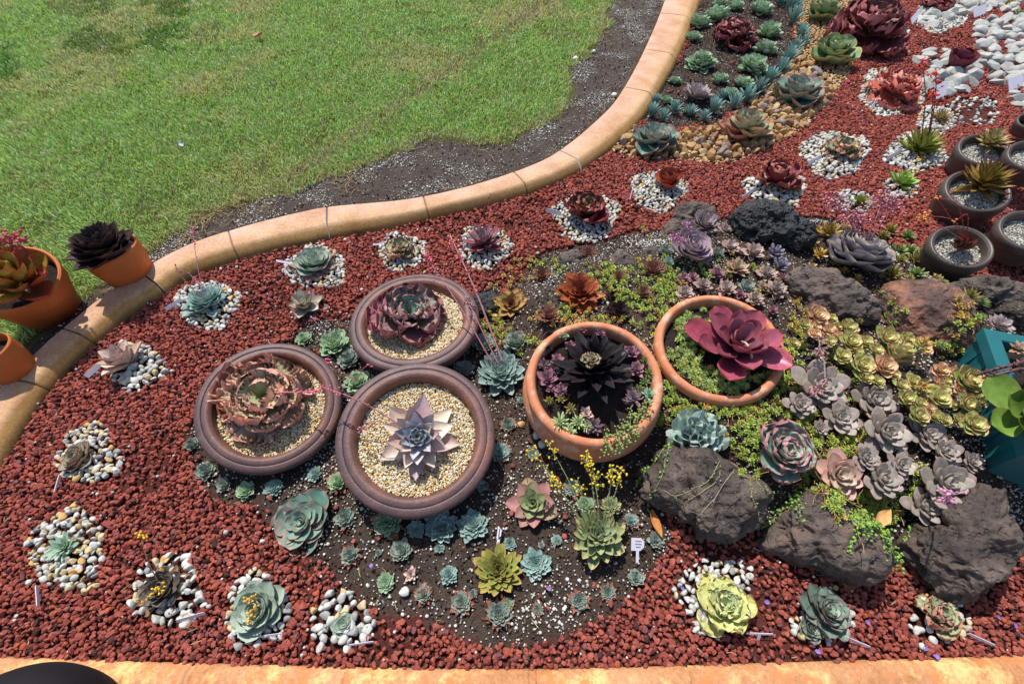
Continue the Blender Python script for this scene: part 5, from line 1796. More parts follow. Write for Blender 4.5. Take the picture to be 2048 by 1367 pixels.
for lab, b0, v, t_, nb in (('red', (1978, 345, .25), (1950, 250, .4), (1943, 176, .50), 0), ('red', (1995, 345, .25), (1984, 260, .4), (1975, 205, .46), 0)):
    pass

# left terracotta pots
r = P('paddle', 28, 560, 164, 'paddle-leaved plant in red, orange and green, with small pink flowers', pot='L1', dz=0.0, sq=1.3)
b = top_of(r, .6)
for q in ((10, 470, .42), (28, 466, .42), (45, 478, .40), (-8, 480, .42)):
    stalk(r, b, at(*q), .003, '#b05a4c', '#c04a5a', 14, .0075, .024, along=.1, bloom='pink_flowers')
P('blackish', 202, 492, 124, 'blackish-purple dense rosette overflowing its terracotta pot', pot='L2', dz=.0, sq=1.35)

# houseleek group above the terracotta bowl
P('yelstar', 1022, 608, 88, 'yellow-olive rosette with a purple-brown heart and pointed leaves', zoff=.01, tilt=(-.05, -.2))
P('orange', 1160, 580, 106, 'rust-orange many-leaved rosette, the biggest above the terracotta bowl', zoff=.01, tilt=(0, -.25))
for k, x, y, d, lab in [
    ('brown', 1086, 550, 50, 'bronze houseleek standing upright left of the rust-orange rosette'),
    ('brown', 1178, 508, 44, 'dark red upright rosette behind the rust-orange one'),
    ('brown', 1098, 630, 62, 'bronze houseleek at the back rim of the terracotta bowl'),
    ('brown', 1308, 538, 60, 'bronze houseleek beside bright green sedum right of the small grey rock'),
    ('brown', 1238, 552, 38, 'little wine-red houseleek below the small grey rock'),
    ('brown', 1286, 585, 50, 'bronze houseleek with one coral leaf left of the lilac carpet'),
    ('blackish', 1238, 620, 56, 'blackish small rosette right of the rust-orange one'),
    ('blackish', 1228, 592, 34, 'dark purple sprig just right of the rust-orange rosette'),
]:
    P(k, x, y, d, lab, sq=1.15, tilt=(0, -.15))

# lilac group at the top of the mound
P('lilac', 1408, 446, 66, 'grey-lilac pointed rosette in front of the half-hidden brown rock', zoff=.05, tilt=(.1, -.1), sq=1.3)
r = P('purple', 1382, 492, 96, 'big mauve rosette with pale rims and pink buds', zoff=.03, tilt=(.2, -.25), sq=1.2)
stalk(r, top_of(r, .4), at(1350, 476, .30), .0028, '#a86a90', '#c06a94', 22, .0048, .022, along=.15)
stalk(r, top_of(r, .4), at(1372, 445, .30), .0030, '#a06a94', '#b878a8', 12, .0055, .016, along=.2)
for k, x, y, d, lab in [
    ('ghost', 1452, 460, 40, 'grey rosette with pinkish tips against the black rock'),
    ('ghost', 1462, 492, 44, 'grey-pink rosette right of the big mauve one'),
    ('chick', 1435, 505, 30, 'small pale green rosette right of the big mauve one'),
    ('ghost', 1507, 502, 52, 'grey rosette with coral tips below the black rock'),
    ('moon', 1551, 502, 44, 'plump lilac finger-leaved plant under the black rock'),
    ('moon', 1562, 528, 46, 'plump grey-lilac plant, the lower of two'),
    ('ghostp', 1474, 535, 58, 'peach-edged open star rosette in the middle of the lilac carpet'),
    ('ghost', 1534, 546, 48, 'grey-green rosette left of the plump lilac plants'),
    ('pinksmall', 1367, 556, 32, 'pinkish small rosette on the left of the lilac carpet'),
    ('ghost', 1406, 568, 42, 'grey rosette with pink lower leaves behind the burgundy bowl rim'),
    ('pinksmall', 1435, 546, 38, 'pink-grey rosette left of the peach-edged star'),
    ('ghost', 1453, 575, 46, 'silver-pink rosette touching the back of the burgundy bowl'),
    ('ghost', 1370, 585, 46, 'grey-green rosette at the left back of the burgundy bowl'),
    ('chick', 1494, 572, 38, 'green-grey rosette with red outer leaves behind the burgundy bowl'),
    ('ghostp', 1525, 572, 32, 'small cream and peach rosette in the lilac carpet'),
    ('ghost', 1554, 577, 50, 'grey rosette with coral outer leaves beside the long slanted rock'),
    ('ghost', 1510, 596, 42, 'silvery rosette at the right back rim of the burgundy bowl'),
    ('pinksmall', 1480, 588, 28, 'little pink rosette squeezed behind the burgundy bowl'),
    ('pinksmall', 1565, 556, 30, 'little peach-pink rosette at the left end of the long slanted rock'),
    ('pinksmall', 1385, 552, 26, 'tiny pink rosette between two grey ones in the lilac carpet'),
    ('chick', 1333, 500, 34, 'pale green rosette left of the big mauve one'),
    ('chickb', 1338, 522, 24, 'tiny bluish rosette below the big mauve one'),
    ('pinksmall', 1545, 620, 26, 'small grey-pink rosette right of the burgundy bowl'),
]:
    P(k, x, y, d, lab, sq=1.1, zoff=.012, group='lilac and grey carpet rosettes behind the bowl', tilt=(0, -.12))

# dark purple rosette and the sedums around it
r = P('dusk', 1724, 502, 132, 'large slate-purple rosette with pale rims and pink blossom sprays', zoff=.02, sq=1.2)
b = top_of(r, .4)
for q, v in (((1660, 395, .30), None), ((1712, 440, .26), None), ((1768, 388, .34), None), ((1790, 395, .33), None), ((1700, 428, .30), None)):
    stalk(r, b, at(*q), 0.0030, '#7d3c48', '#d8929c', 60, .0046, .052, along=.24, arch=.06, bloom='pink_blossom')
for k, x, y, d, lab in [
    ('yelsed', 1660, 462, 58, 'biggest golden-yellow sedum left of the slate-purple rosette'),
    ('yelsed', 1634, 458, 26, 'small golden sedum nearest the black rock'),
    ('yelsed', 1624, 482, 30, 'golden sedum sprig below the one nearest the black rock'),
    ('yelsed', 1640, 508, 42, 'flat golden sedum rosette left below the slate-purple rosette'),
    ('yelsed', 1625, 532, 20, 'tiny orange-yellow sedum alone on dark soil'),
    ('yelsed', 1672, 525, 24, 'orange-yellow sedum sprig under the slate-purple leaves'),
    ('yelsed', 1688, 541, 24, 'yellow sedum sprig in front of the slate-purple rosette'),
    ('yelsed', 1716, 556, 26, 'dull yellow sedum sprig above the gap of two rocks'),
    ('chickg', 1663, 545, 32, 'small speckled green rosette above the long slanted rock'),
    ('yelsed', 1692, 455, 30, 'golden sedum hidden behind the slate-purple rosette'),
]:
    P(k, x, y, d, lab, sq=1.15, zoff=.008, group='golden sedums')
JL = [(1783, 458, 34, 0), (1816, 470, 30, 1), (1800, 500, 36, 1), (1822, 500, 34, 1), (1848, 505, 34, 1), (1803, 518, 28, 0), (1835, 518, 40, 0), (1868, 522, 30, 0), (1790, 545, 42, 0), (1838, 545, 34, 1), (1880, 530, 34, 0),
      (1905, 548, 32, 0), (1870, 558, 36, 0), (1885, 568, 30, 1), (1820, 556, 22, 0), (1768, 470, 26, 0), (1760, 545, 24, 0), (1893, 536, 24, 0), (1778, 520, 22, 0)]
for x, y, d, gk in JL:
    P('jellyg' if gk else 'jelly', x, y, d * 1.15, 'green bead-leaved sedum tuft between slate-purple rosette and dark bowl' if gk else 'rusty orange-green bead-leaved sedum tuft between slate-purple rosette and dark bowl', zoff=.012, sq=1.1, split=False,
      group='green bead-leaved tufts' if gk else 'rusty bead-leaved tufts')
for x, y, d, k, lab in [(1945, 590, 50, 'needleo', 'orange-tipped needle-leaved tuft on the rough dark rock'), (1965, 602, 36, 'needle', 'green needle tuft right of the orange-tipped one on the rock'),
                        (1925, 588, 26, 'needle', 'bluish needle tuft left of the orange-tipped one on the rock'), (1937, 668, 30, 'needle', 'dark green needle tuft above the teal planter'),
                        (1885, 690, 22, 'needle', 'faint green needle sprig at the right foot of the domed rock'), (1720, 640, 18, 'needleo', 'yellow-green sprig in the cleft between two rocks'),
                        (1965, 632, 22, 'needle', 'thin needle sprig behind the teal planter')]:
    P(k, x, y, d, lab, zoff=.06)
P('lilac', 2002, 648, 56, 'pale lilac rosette behind the teal planter', zoff=.10, tilt=(0, -.1))

# front mound
P('topsy', 1402, 862, 122, 'pale blue-green rosette with curled, folded leaves above the pitted rock', zoff=.02, tilt=(0, -.2))
P('pinkwavy', 1571, 893, 134, 'green-hearted rosette with broad wavy bright pink edges', zoff=.02, tilt=(0, -.25))
for k, x, y, d, lab in [
    ('grapto', 1640, 766, 112, 'large grey-lilac fleshy rosette below the pink-edged colony'),
    ('grapto', 1600, 806, 62, 'grey rosette with buff edges left below the large grey-lilac one'),
    ('grapto', 1682, 832, 80, 'grey rosette leaning left in the middle of the grey group'),
    ('grapto', 1746, 794, 96, 'grey spreading rosette with pointed long leaves at the top of the group'),
    ('grapto', 1770, 856, 104, 'flattest grey rosette with broad round leaves'),
    ('grapto', 1641, 853, 34, 'small grey rosette beside the pink-edged wavy one'),
    ('graptop', 1680, 943, 92, 'peach-pink fleshy rosette at the edge above the middle rock'),
    ('grapto', 1731, 912, 62, 'dark grey rosette shaded by the flattest one'),
    ('grapto', 1802, 926, 62, 'grey-blue rosette facing up in the shade right of centre'),
    ('grapto', 1764, 953, 92, 'grey rosette with drooping outer leaves right of the peach-pink one'),
    ('grapto', 1856, 862, 78, 'grey-lilac rosette under the pink-edged colony at the right'),
    ('grapto', 1890, 898, 66, 'grey-lilac rosette turned right, beside the teal planter'),
    ('grapto', 1944, 920, 46, 'small lilac rosette against the teal planter'),
    ('grapto', 1895, 960, 116, 'wide bronze-grey rosette over the largest rock'),
    ('grapto', 1850, 1008, 82, 'lowest grey rosette spilling over the largest rock'),
]:
    r = P(k, x, y, d * 1.12, lab, zoff=.03, tilt=(0, -.3), group='grey fleshy rosettes on the mound', seed=(x * 3 + y) % 7)
    if (x, y) == (1850, 1008):
        stalk(r, top_of(r, .6), at(1895, 990, .36), .0028, '#a08080', '#d088a8', 18, .0060, .024, along=.12, bloom='pink_flowers')
    if (x, y) == (1640, 766):
        stalk(r, top_of(r, .6), at(1638, 690, .30), .0032, '#a88a84', '#bb7484', 26, .0050, .034, along=.2, arch=-.02, bloom='pink_flowers')
        stalk(r, top_of(r, .4), at(1630, 788, .24), .0028, '#a88a84', '#c06a78', 18, .0050, .024, along=.15, arch=.3, bloom='pink_flowers')

# pink-edged aeonium colony: one branching bush
A0 = ground_at(1780, 790)
aeo = empty('aeonium', A0)
tag(aeo, 'bushy colony of pink-edged yellow-green rosettes sprawling below the domed rock', 'succulent')
AE = [(355, 225, 200, 1), (240, 330, 120, 0), (340, 340, 120, 1), (470, 380, 140, 1), (340, 420, 110, 1), (500, 270, 100, 0), (570, 350, 90, 0), (660, 350, 150, 0), (690, 490, 190, 0), (820, 500, 150, 0), (1040, 450, 210, 0), (1240, 470, 150, 0), (1330, 500, 100, 0),
      (130, 510, 110, 0), (480, 490, 110, 0), (610, 630, 150, 0), (805, 715, 200, 0), (1010, 720, 200, 1), (840, 840, 130, 0), (950, 880, 120, 0), (1110, 810, 110, 0), (1570, 770, 140, 1), (1700, 790, 100, 1), (1830, 855, 260, 0), (1630, 880, 110, 0),
      (1545, 900, 120, 1), (1545, 1035, 200, 0), (1230, 1040, 170, 0), (1410, 1020, 90, 0), (1370, 1100, 130, 0), (1350, 1215, 180, 0), (1505, 1215, 140, 0), (1610, 1260, 110, 0), (1825, 1100, 190, 0), (1890, 1000, 140, 0), (1895, 1290, 220, 0), (1750, 1255, 120, 0),
      (2000, 965, 110, 0), (1690, 1110, 100, 0), (1600, 960, 110, 0), (1750, 960, 110, 1), (1420, 560, 110, 1), (930, 570, 130, 0), (1130, 560, 120, 0), (720, 380, 90, 1), (420, 300, 90, 1), (560, 440, 110, 1), (750, 590, 110, 0), (1480, 1120, 90, 0), (1950, 1080, 110, 0), (1180, 920, 130, 0),
      (1300, 880, 140, 0), (1460, 1150, 90, 1)]
for cx, cy, d, pk in AE:
    px, py = 1560 + cx / 4.876, 580 + cy / 4.876
    P('aeonp' if pk else 'aeon', px, py, d / 4.876 * 1.38, '', zoff=.075 + .02 * PRNG.random(), tilt=(0.02, -.28), parent=aeo, seed=PRNG.randrange(6), sq=1.1)
# the tall leaning shoot and its bud spikes
tall = at(1824, 712, .30)
V, F, C = rosette(seed=5, **{**KIND['aeon'], 'n': 34, 'hz': 1.5, 'w': .28, 'cout': '#7f9a50', 'e1': 25})
link('tall_shoot', leaves_mesh('tall_shoot', V, F, C, M_LEAF), aeo, tall - np.array(aeo.location) - (.0, -.03, .10), (-.25, .25, 0), .07)
for (bx, by, bz), (tx, ty, tz) in (((1840, 700, .30), (1858, 664, .38)), ((1835, 775, .24), (1848, 772, .28))):
    b0, t0 = at(bx, by, bz), at(tx, ty, tz)
    V, F, C = rosette(seed=9, **{**KIND['yelsed'], 'n': 14, 'hz': 1.2, 'w': .16, 'l0': .5, 'cin': '#c5b860', 'cout': '#a0ac58'})
    dv = Vector(t0 - b0).to_track_quat('Z', 'Y').to_euler()
    sp = link('bud_spike', leaves_mesh('bud_spike', V, F, C, M_LEAF), aeo, b0 - np.array(aeo.location), dv, .04)
    V, F, C = rosette(seed=3, n=46, w=.10, l0=.6, e0=84, e1=-10, sm=.6, th=1, hz=.3, cin='#e0b868', cout='#d8a070', edge='#e0b080', ek=4, ew=.3, ns=5, nv=3)
    link('buds', leaves_mesh('buds', V, F, C, M_LEAF), sp, (0, 0, 1.0), None, .42)

# blue chalk sticks along the stones
for i, (x, y, d) in enumerate([(1302, 228, 34), (1325, 238, 30), (1350, 222, 30), (1380, 228, 28), (1425, 222, 38), (1470, 212, 36), (1495, 198, 38), (1520, 178, 34), (1540, 160, 36), (1562, 140, 34), (1578, 118, 36), (1590, 100, 32), (1600, 72, 34), (1585, 42, 38),
                               (1577, 16, 38), (1560, 5, 30), (1312, 205, 24), (1445, 196, 24), (1408, 238, 26), (1592, 20, 26), (1570, 0, 28), (1606, 88, 26)]):
    P('chalk', x, y, d * 1.35, 'upright blue-green chalk-stick tuft in the row along the tan stones', sq=1.35, seed=i % 4, group='chalk-stick row along the tan stones', split=False)

# top wedge of soil
for k, x, y, d, lab in [
    ('chickg', 1398, 44, 42, 'pale green rosette nearest the kerb at the top, above a smaller one'),
    ('chickg', 1388, 74, 30, 'small pale rosette by the kerb below a larger one'),
    ('chickg', 1436, 30, 48, 'double-headed pale green rosette behind the maroon ruffled one'),
    ('chickg', 1472, 12, 30, 'small rosette right of the double-headed pale green one'),
    ('chickg', 1523, 18, 44, 'tall pale green rosette right at the top of the soil wedge'),
    ('chickg', 1540, 62, 44, 'pale green rosette right of the maroon ruffled one'),
    ('chickg', 1532, 96, 44, 'pale green rosette with a yellow fallen leaf, below right of the maroon ruffled one'),
    ('chickg', 1507, 130, 54, 'pale green wide rosette in the centre of the soil wedge'),
    ('chickg', 1440, 158, 32, 'small plump pale rosette above the grey-lilac dome'),
    ('chickg', 1487, 166, 36, 'pale rosette beside a sprout right of the grey-lilac dome'),
    ('chickg', 1462, 188, 34, 'pale rosette right of the grey-lilac dome, closest to it'),
    ('chickg', 1350, 162, 24, 'small pale rosette at the kerb left of the grey-lilac dome'),
    ('chickg', 1334, 200, 22, 'half-hidden pale rosette at the kerb edge by the chalk sticks'),
    ('chickg', 1440, 8, 28, 'pale rosette cut by the top of the picture near the kerb'),
    ('chick', 1378, 222, 24, 'grey little rosette among chalk sticks'),
]:
    P(k, x, y, d * 1.22, lab, sq=1.3, group='pale green rosettes in the soil wedge')
P('chickg', 1404, 122, 70, 'broad mound of crowded pale green heads by the kerb', sq=1.0)
P('chickg', 1407, 112, 42, 'crowning head on the pale green mound by the kerb', zoff=.05, sq=1.1)
P('maroonf', 1472, 60, 98, 'maroon ruffled rosette alone in the soil wedge', sq=1.1)
P('lilac', 1394, 188, 74, 'grey-lilac dome-shaped rosette near the kerb', sq=1.1)
P('imbric', 1310, 276, 100, 'blue-green rosette nearest the kerb on the tan stones', zoff=.03, sq=1.3)
P('imbricp', 1500, 246, 108, 'green rosette with salmon-pink rims on the tan stones', zoff=.03, sq=1.3)
P('imbric', 1602, 180, 108, 'blue-green rosette between the pink-rimmed and yellow-rimmed ones', zoff=.03, sq=1.3)
P('imbricy', 1672, 96, 98, 'green rosette with yellowish rims beside the coral and maroon frills', zoff=.03, sq=1.3)
P('imbricy', 1653, 15, 74, 'yellow-rimmed green rosette at the far end of the tan stones', zoff=.03, sq=1.3)

# ------------------------------------------------------------------ ground-cover sedum, trailing beads
from mathutils.bvhtree import BVHTree
_rocks = []
for o_ in [o for o in bpy.data.objects if o.name.startswith('lava_rock')]:
    n_ = len(o_.data.vertices)
    vv = np.empty(n_ * 3, np.float32)
    o_.data.vertices.foreach_get('co', vv)
    vv = vv.reshape(-1, 3) + np.array(o_.location)
    ff = np.empty(len(o_.data.polygons) * 3, np.int32)
    o_.data.polygons.foreach_get('vertices', ff)
    _rocks.append(BVHTree.FromPolygons(vv.tolist(), ff.reshape(-1, 3).tolist()))


def surf(x, y, off=.003):
    """surface point (rock or soil) seen at pixel x,y"""
    d = Vector(ray(x, y)).normalized()
    g = ground_at(x, y)
    best = Vector(g)
    bd = (best - Vector(EYE)).length
    for t in _rocks:
        h = t.ray_cast(Vector(EYE), d)
        if h[0] is not None and h[3] < bd:
            best, bd = h[0] + h[1] * off, h[3]
    return np.array(best)


TUFTS = []
for sd, (a_, b_) in enumerate([('#dadc74', '#b4c058'), ('#cfdc78', '#a3be58'), ('#e0cc74', '#cfa65c'), ('#bcd068', '#92b04e')]):
    V, F, C = rosette(seed=sd, n=22, w=.16, l0=.4, e0=86, e1=0, sm=.55, tk=1.8, tm=.6, base=.6, cup=0, th=1.1, bend=10, hz=.8, cin=a_, cout=b_, edge=a_, ew=.2, ns=4, nv=3)
    K = V.shape[0] * V.shape[1]
    FF = (F[None] + (np.arange(len(V)) * V.shape[1])[:, None, None]).reshape(-1, 4)
    TUFTS.append((V.reshape(-1, 3), FF, C.reshape(-1, 3)))
FEATH = []
for sd, (a_, b_) in enumerate([('#d4e09a', '#b2cc72'), ('#c8da8a', '#9fbe66')]):
    V, F, C = rosette(seed=sd + 20, n=26, w=.07, l0=.6, e0=84, e1=-4, sm=.5, tk=1.5, tm=.7, base=.7, cup=0, th=1.0, bend=15, hz=.9, cin=a_, cout=b_, edge=a_, ew=.2, ns=4, nv=3)
    FF = (F[None] + (np.arange(len(V)) * V.shape[1])[:, None, None]).reshape(-1, 4)
    FEATH.append((V.reshape(-1, 3), FF, C.reshape(-1, 3)))

COVER = [(992, 655, 30, 42, 1.4, 0), (1052, 692, 42, 22, 1, 0), (1008, 572, 40, 14, .6, 2), (1056, 538, 40, 24, .7, 2), (1105, 538, 40, 18, .8, 1), (1196, 545, 38, 22, 1, 1), (1212, 575, 40, 40, .9, 0), (1262, 565, 40, 40, 1, 1), (1300, 615, 60, 55, .8, 1),
         (1342, 590, 26, 60, 1, 1), (1330, 555, 28, 40, 1.3, 3), (1128, 612, 34, 26, 1, 0), (1110, 640, 60, 14, .6, 2), (1185, 640, 60, 14, 1.2, 2), (1342, 478, 16, 26, .8, 0), (1292, 525, 26, 14, .8, 2), (1420, 530, 60, 34, .35, 1), (1500, 560, 60, 36, .35, 1),
         (1600, 640, 26, 40, .7, 2), (1345, 750, 20, 50, .9, 1), (1335, 830, 60, 34, .9, 1), (1430, 820, 80, 18, .9, 0), (1510, 812, 60, 20, 1.0, 0), (1566, 780, 30, 40, 1.0, 1), (1582, 700, 26, 60, .9, 0), (1480, 855, 46, 50, .9, 1), (1645, 890, 60, 26, 1, 0), (1705, 885, 40, 30, .8, 0),
         (1625, 955, 40, 30, .9, 1), (1705, 1005, 60, 34, 1, 1), (1770, 1005, 50, 44, 1, 1), (1830, 965, 30, 36, .7, 1), (1500, 925, 30, 34, .7, 1), (1650, 700, 60, 20, .6, 1), (1742, 1040, 40, 40, .8, 1), (1600, 840, 30, 50, .9, 0), (1920, 640, 34, 40, .6, 2), (1890, 690, 30, 30, .5, 1),
         (1560, 870, 70, 60, .5, 1), (1700, 780, 60, 90, .4, 3), (1320, 690, 16, 60, .8, 0), (1280, 470, 30, 14, .3, 2), (1780, 600, 30, 60, .2, 1)]


def build_cover():
    rng = np.random.default_rng(77)
    mb, ms = MB(), MB()
    for cx, cy, rx, ry, den, pal in COVER:
        m = int(den * math.pi * rx * ry / 118)
        for _ in range(m):
            a, q = rng.uniform(0, 6.28), math.sqrt(rng.random())
            x, y = cx + rx * q * math.cos(a), cy + ry * q * math.sin(a)
            p = surf(x, y, 0)
            k = pal if rng.random() < .65 else rng.integers(0, 4)
            V, F, C = TUFTS[k]
            s = rng.uniform(.009, .0165)
            R = np.array(Matrix.Rotation(rng.uniform(0, 6.28), 3, 'Z') @ Matrix.Rotation(rng.normal() * .45, 3, 'X'))
            mb.add((V * (s, s, s * 1.25)) @ R.T + p + (0, 0, .003 + .012 * rng.random()), F, C * rng.uniform(.85, 1.2))
            if rng.random() < .42:
                b = rng.uniform(0, 6.28)
                l = rng.uniform(.03, .075)
                pts = [p + (0, 0, .006)]
                for j in range(3):
                    b += rng.normal() * .5
                    n = pts[-1] + np.array([math.cos(b), math.sin(b), 0]) * l / 3
                    n[2] = max(n[2] - .001, float(hmap(n[0], n[1]))) + rng.uniform(.001, .007)
                    pts.append(n)
                V, F = tube(bez(pts, 9), .0011, 4, False)
                ms.add(V, F, lin('#b58a52') * rng.uniform(.7, 1.25))
    o = mb.obj('sedum_ground_cover', M_LEAF)
    tag(o, 'yellow-green mat of tiny creeping sedum over the mound between rosettes and rocks', 'ground cover', kind='stuff')
    tag(ms.obj('creeping_stems', M_DRY), 'thin tan creeping stems of the sedum on dark soil', 'stems', kind='stuff')
    # burgundy pot filling
    mb = MB()
    c, n, r = POTS['T2']
    e1 = np.cross([0, 1.0, 0], n)
    e1 /= np.linalg.norm(e1)
    e2 = np.cross(n, e1)
    for _ in range(420):
        a, q = rng.uniform(0, 6.28), math.sqrt(rng.uniform(.06, 1))
        p = c - n * .036 + (e1 * math.cos(a) + e2 * math.sin(a)) * q * r * .78
        if fbm((p * 14)[None], 2, 3)[0] < .36:
            continue
        V, F, C = FEATH[rng.integers(0, 2)] if rng.random() < .8 else TUFTS[rng.integers(0, 3)]
        s = rng.uniform(.012, .021)
        R = np.array(Matrix.Rotation(rng.uniform(0, 6.28), 3, 'Z') @ Matrix.Rotation(rng.normal() * .6, 3, 'X'))
        mb.add((V * (s, s, s * .9)) @ R.T + p + n * .012 * rng.random(), F, C * rng.uniform(.8, 1.15))
    tag(mb.obj('sedum_ground_cover', M_LEAF), 'feathery pale green sedum filling the terracotta bowl under the burgundy rosette', 'ground cover', kind='stuff')


build_cover()


def bead_vine(path, label, r=.0042, n=26, col='#7fa548', stem='#a9a878', loose=.004, pts3=None, group='trailing bead-leaved vines'):
    rng = np.random.default_rng(abs(int(path[0][0] * 7 + path[0][1])) if path else 5)
    P3 = np.array([surf(x, y, .004) for x, y in path]) if pts3 is None else np.array(pts3)
    if pts3 is None:
        d = bez([(x, y, 0) for x, y in path], 14)[:, :2]
        P3 = np.array([surf(x, y, .004) for x, y in d])
    else:
        P3 = bez(P3, 16)
    mb = MB()
    V, F = tube(P3, .0009, 4, False)
    mb.add(V, F, lin(stem))
    for k in range(n):
        i = rng.uniform(0, len(P3) - 1.01)
        p = P3[int(i)] * (1 - i % 1) + P3[int(i) + 1] * (i % 1)
        s = r * rng.uniform(.55, 1.15)
        mb.add(ICO[1][0] * s + p + rng.normal(size=3) * loose, ICO[1][1], lin(col) * rng.uniform(.7, 1.25))
    o = mb.obj('bead_vine', M_GLOSS)
    tag(o, label, 'trailing vine', group)


bead_vine([(1348, 862), (1335, 905), (1325, 950), (1300, 995), (1295, 1022)], 'green bead vine hanging over the left end of the pitted rock', n=44)
bead_vine([(1350, 868), (1318, 912), (1290, 945), (1268, 975)], 'green bead vine left of the pitted rock, under the terracotta bowl', n=40)
bead_vine([(1438, 922), (1420, 955), (1392, 975), (1350, 991), (1328, 980)], 'pale vine looping left across the pitted rock', r=.0022, n=24, col='#a3a860', stem='#b9b486')
bead_vine([(1442, 940), (1436, 958), (1400, 985), (1370, 1002)], 'short pale vine across the middle of the pitted rock', r=.002, n=14, col='#a3a860', stem='#b9b486')
bead_vine([(1478, 925), (1448, 965), (1428, 995), (1400, 1030), (1378, 1066)], 'longest bare pale vine crossing the pitted rock', r=.0021, n=20, col='#b9b59c', stem='#c0b898')
bead_vine([(1498, 950), (1502, 985), (1512, 1015), (1518, 1040)], 'thin vine at the right side of the pitted rock', r=.0028, n=16, col='#8f9a58')
bead_vine([(1505, 952), (1522, 975), (1545, 985), (1572, 985)], 'bead vine curving under the pink-edged wavy rosette', r=.003, n=22, col='#93a050')
bead_vine([(1612, 985), (1585, 1005), (1555, 1030), (1525, 1060)], 'thick bead vine in the gap between the pitted and middle rocks', n=110, loose=.011)
bead_vine([(1600, 965), (1592, 1000), (1600, 1020), (1598, 1035)], 'bead vine at the upper left of the middle rock', n=44, loose=.008)
bead_vine([(1668, 968), (1672, 1000), (1678, 1025), (1676, 1045)], 'bead strand hanging down the middle rock from the peach-pink rosette', n=44, loose=.006)
bead_vine([(1690, 990), (1712, 1030), (1728, 1060), (1740, 1050)], 'dense bead vine right of the peach-pink rosette', n=100, loose=.014)
bead_vine([(1716, 1045), (1712, 1070), (1705, 1085), (1698, 1105)], 'bead strand ending on the lower middle rock', n=26, loose=.003)
bead_vine([(1752, 1060), (1775, 1085), (1785, 1110), (1792, 1132)], 'bead vine in the gap left of the largest rock', n=90, loose=.010)
bead_vine([(1822, 1052), (1818, 1070), (1812, 1085)], 'small bead strand on the upper left of the largest rock', n=16, loose=.003)
# beads in the mixed terracotta bowl
c_, n_, r_ = POTS['T1']
for i, (x0, y0, x1, y1) in enumerate([(1262, 822, 1258, 862), (1280, 815, 1268, 868), (1246, 845, 1250, 880), (1215, 865, 1214, 895), (1292, 800, 1290, 825), (1236, 858, 1236, 892)]):
    a_ = pot_plane('T1', x0, y0, -.01)
    rim = pot_plane('T1', x1, y1, .012)
    dn = pot_plane('T1', x1, y1 + 12, -.03) + np.array([0, -.012, -.02])
    bead_vine([], ['bead strand spilling over the front right terracotta rim', 'longest bead strand at the right of the terracotta rim', 'bead strand at the front of the terracotta rim', 'lone bead strand left of the others on the front rim',
                   'short bead strand by the silvery blue star', 'thin bead strand between others on the front terracotta rim'][i], n=44, r=.0044, loose=.010, pts3=[a_, (a_ + rim) / 2 + n_ * .01, rim, dn], col='#9aa860')

# ------------------------------------------------------------------ plant labels
def plant_label(ax, ay, bx, by, h, lean, label, kind='plate', z=.02, toward=0.0):
    """thin plastic label: head from a to b (px), standing h tall, leaning away from the viewer"""
    g = ground_at((ax + bx) / 2, (ay + by) / 2)
    A, B = at(ax, ay, g[2] + z), at(bx, by, g[2] + z)
    mid = (A + B) / 2
    d = B - A
    L = np.linalg.norm(d)
    d /= L
    side = np.array([-d[1], d[0], 0])
    if side[1] < 0:
        side = -side
    up = np.array([0, 0, math.cos(lean)]) + side * math.sin(lean)
    nn = np.cross(d, up)
    root = empty('plant_label', (mid[0], mid[1], g[2]))
    tag(root, label, 'plant label', 'white plastic plant labels')
    o = np.array(root.location)
    M = np.stack([d, up, nn], -1)
    out = [(-L / 2, 0), (L / 2 - h * .3, 0), (L / 2, h * .3), (L / 2, h * .75), (L / 2 - h * .25, h), (-L / 2, h)]
    V = np.array([(x, y, zz) for zz in (-.0007, .0007) for x, y in out])
    k = len(out)
    F = [np.array([list(range(k))[::-1], [i + k for i in range(k)]]), np.array([(i, (i + 1) % k, (i + 1) % k + k, i + k) for i in range(k)])]
    MB().add(V @ M.T + mid - o, F).obj('head', M_TAG, root, smooth=False)
    V, F = boxv(0, -.022, 0, .009, .046, .0012)
    MB().add(V @ M.T + mid - o + up * 0, F).obj('stake', M_TAG, root, smooth=False)
    return root, M, mid, L


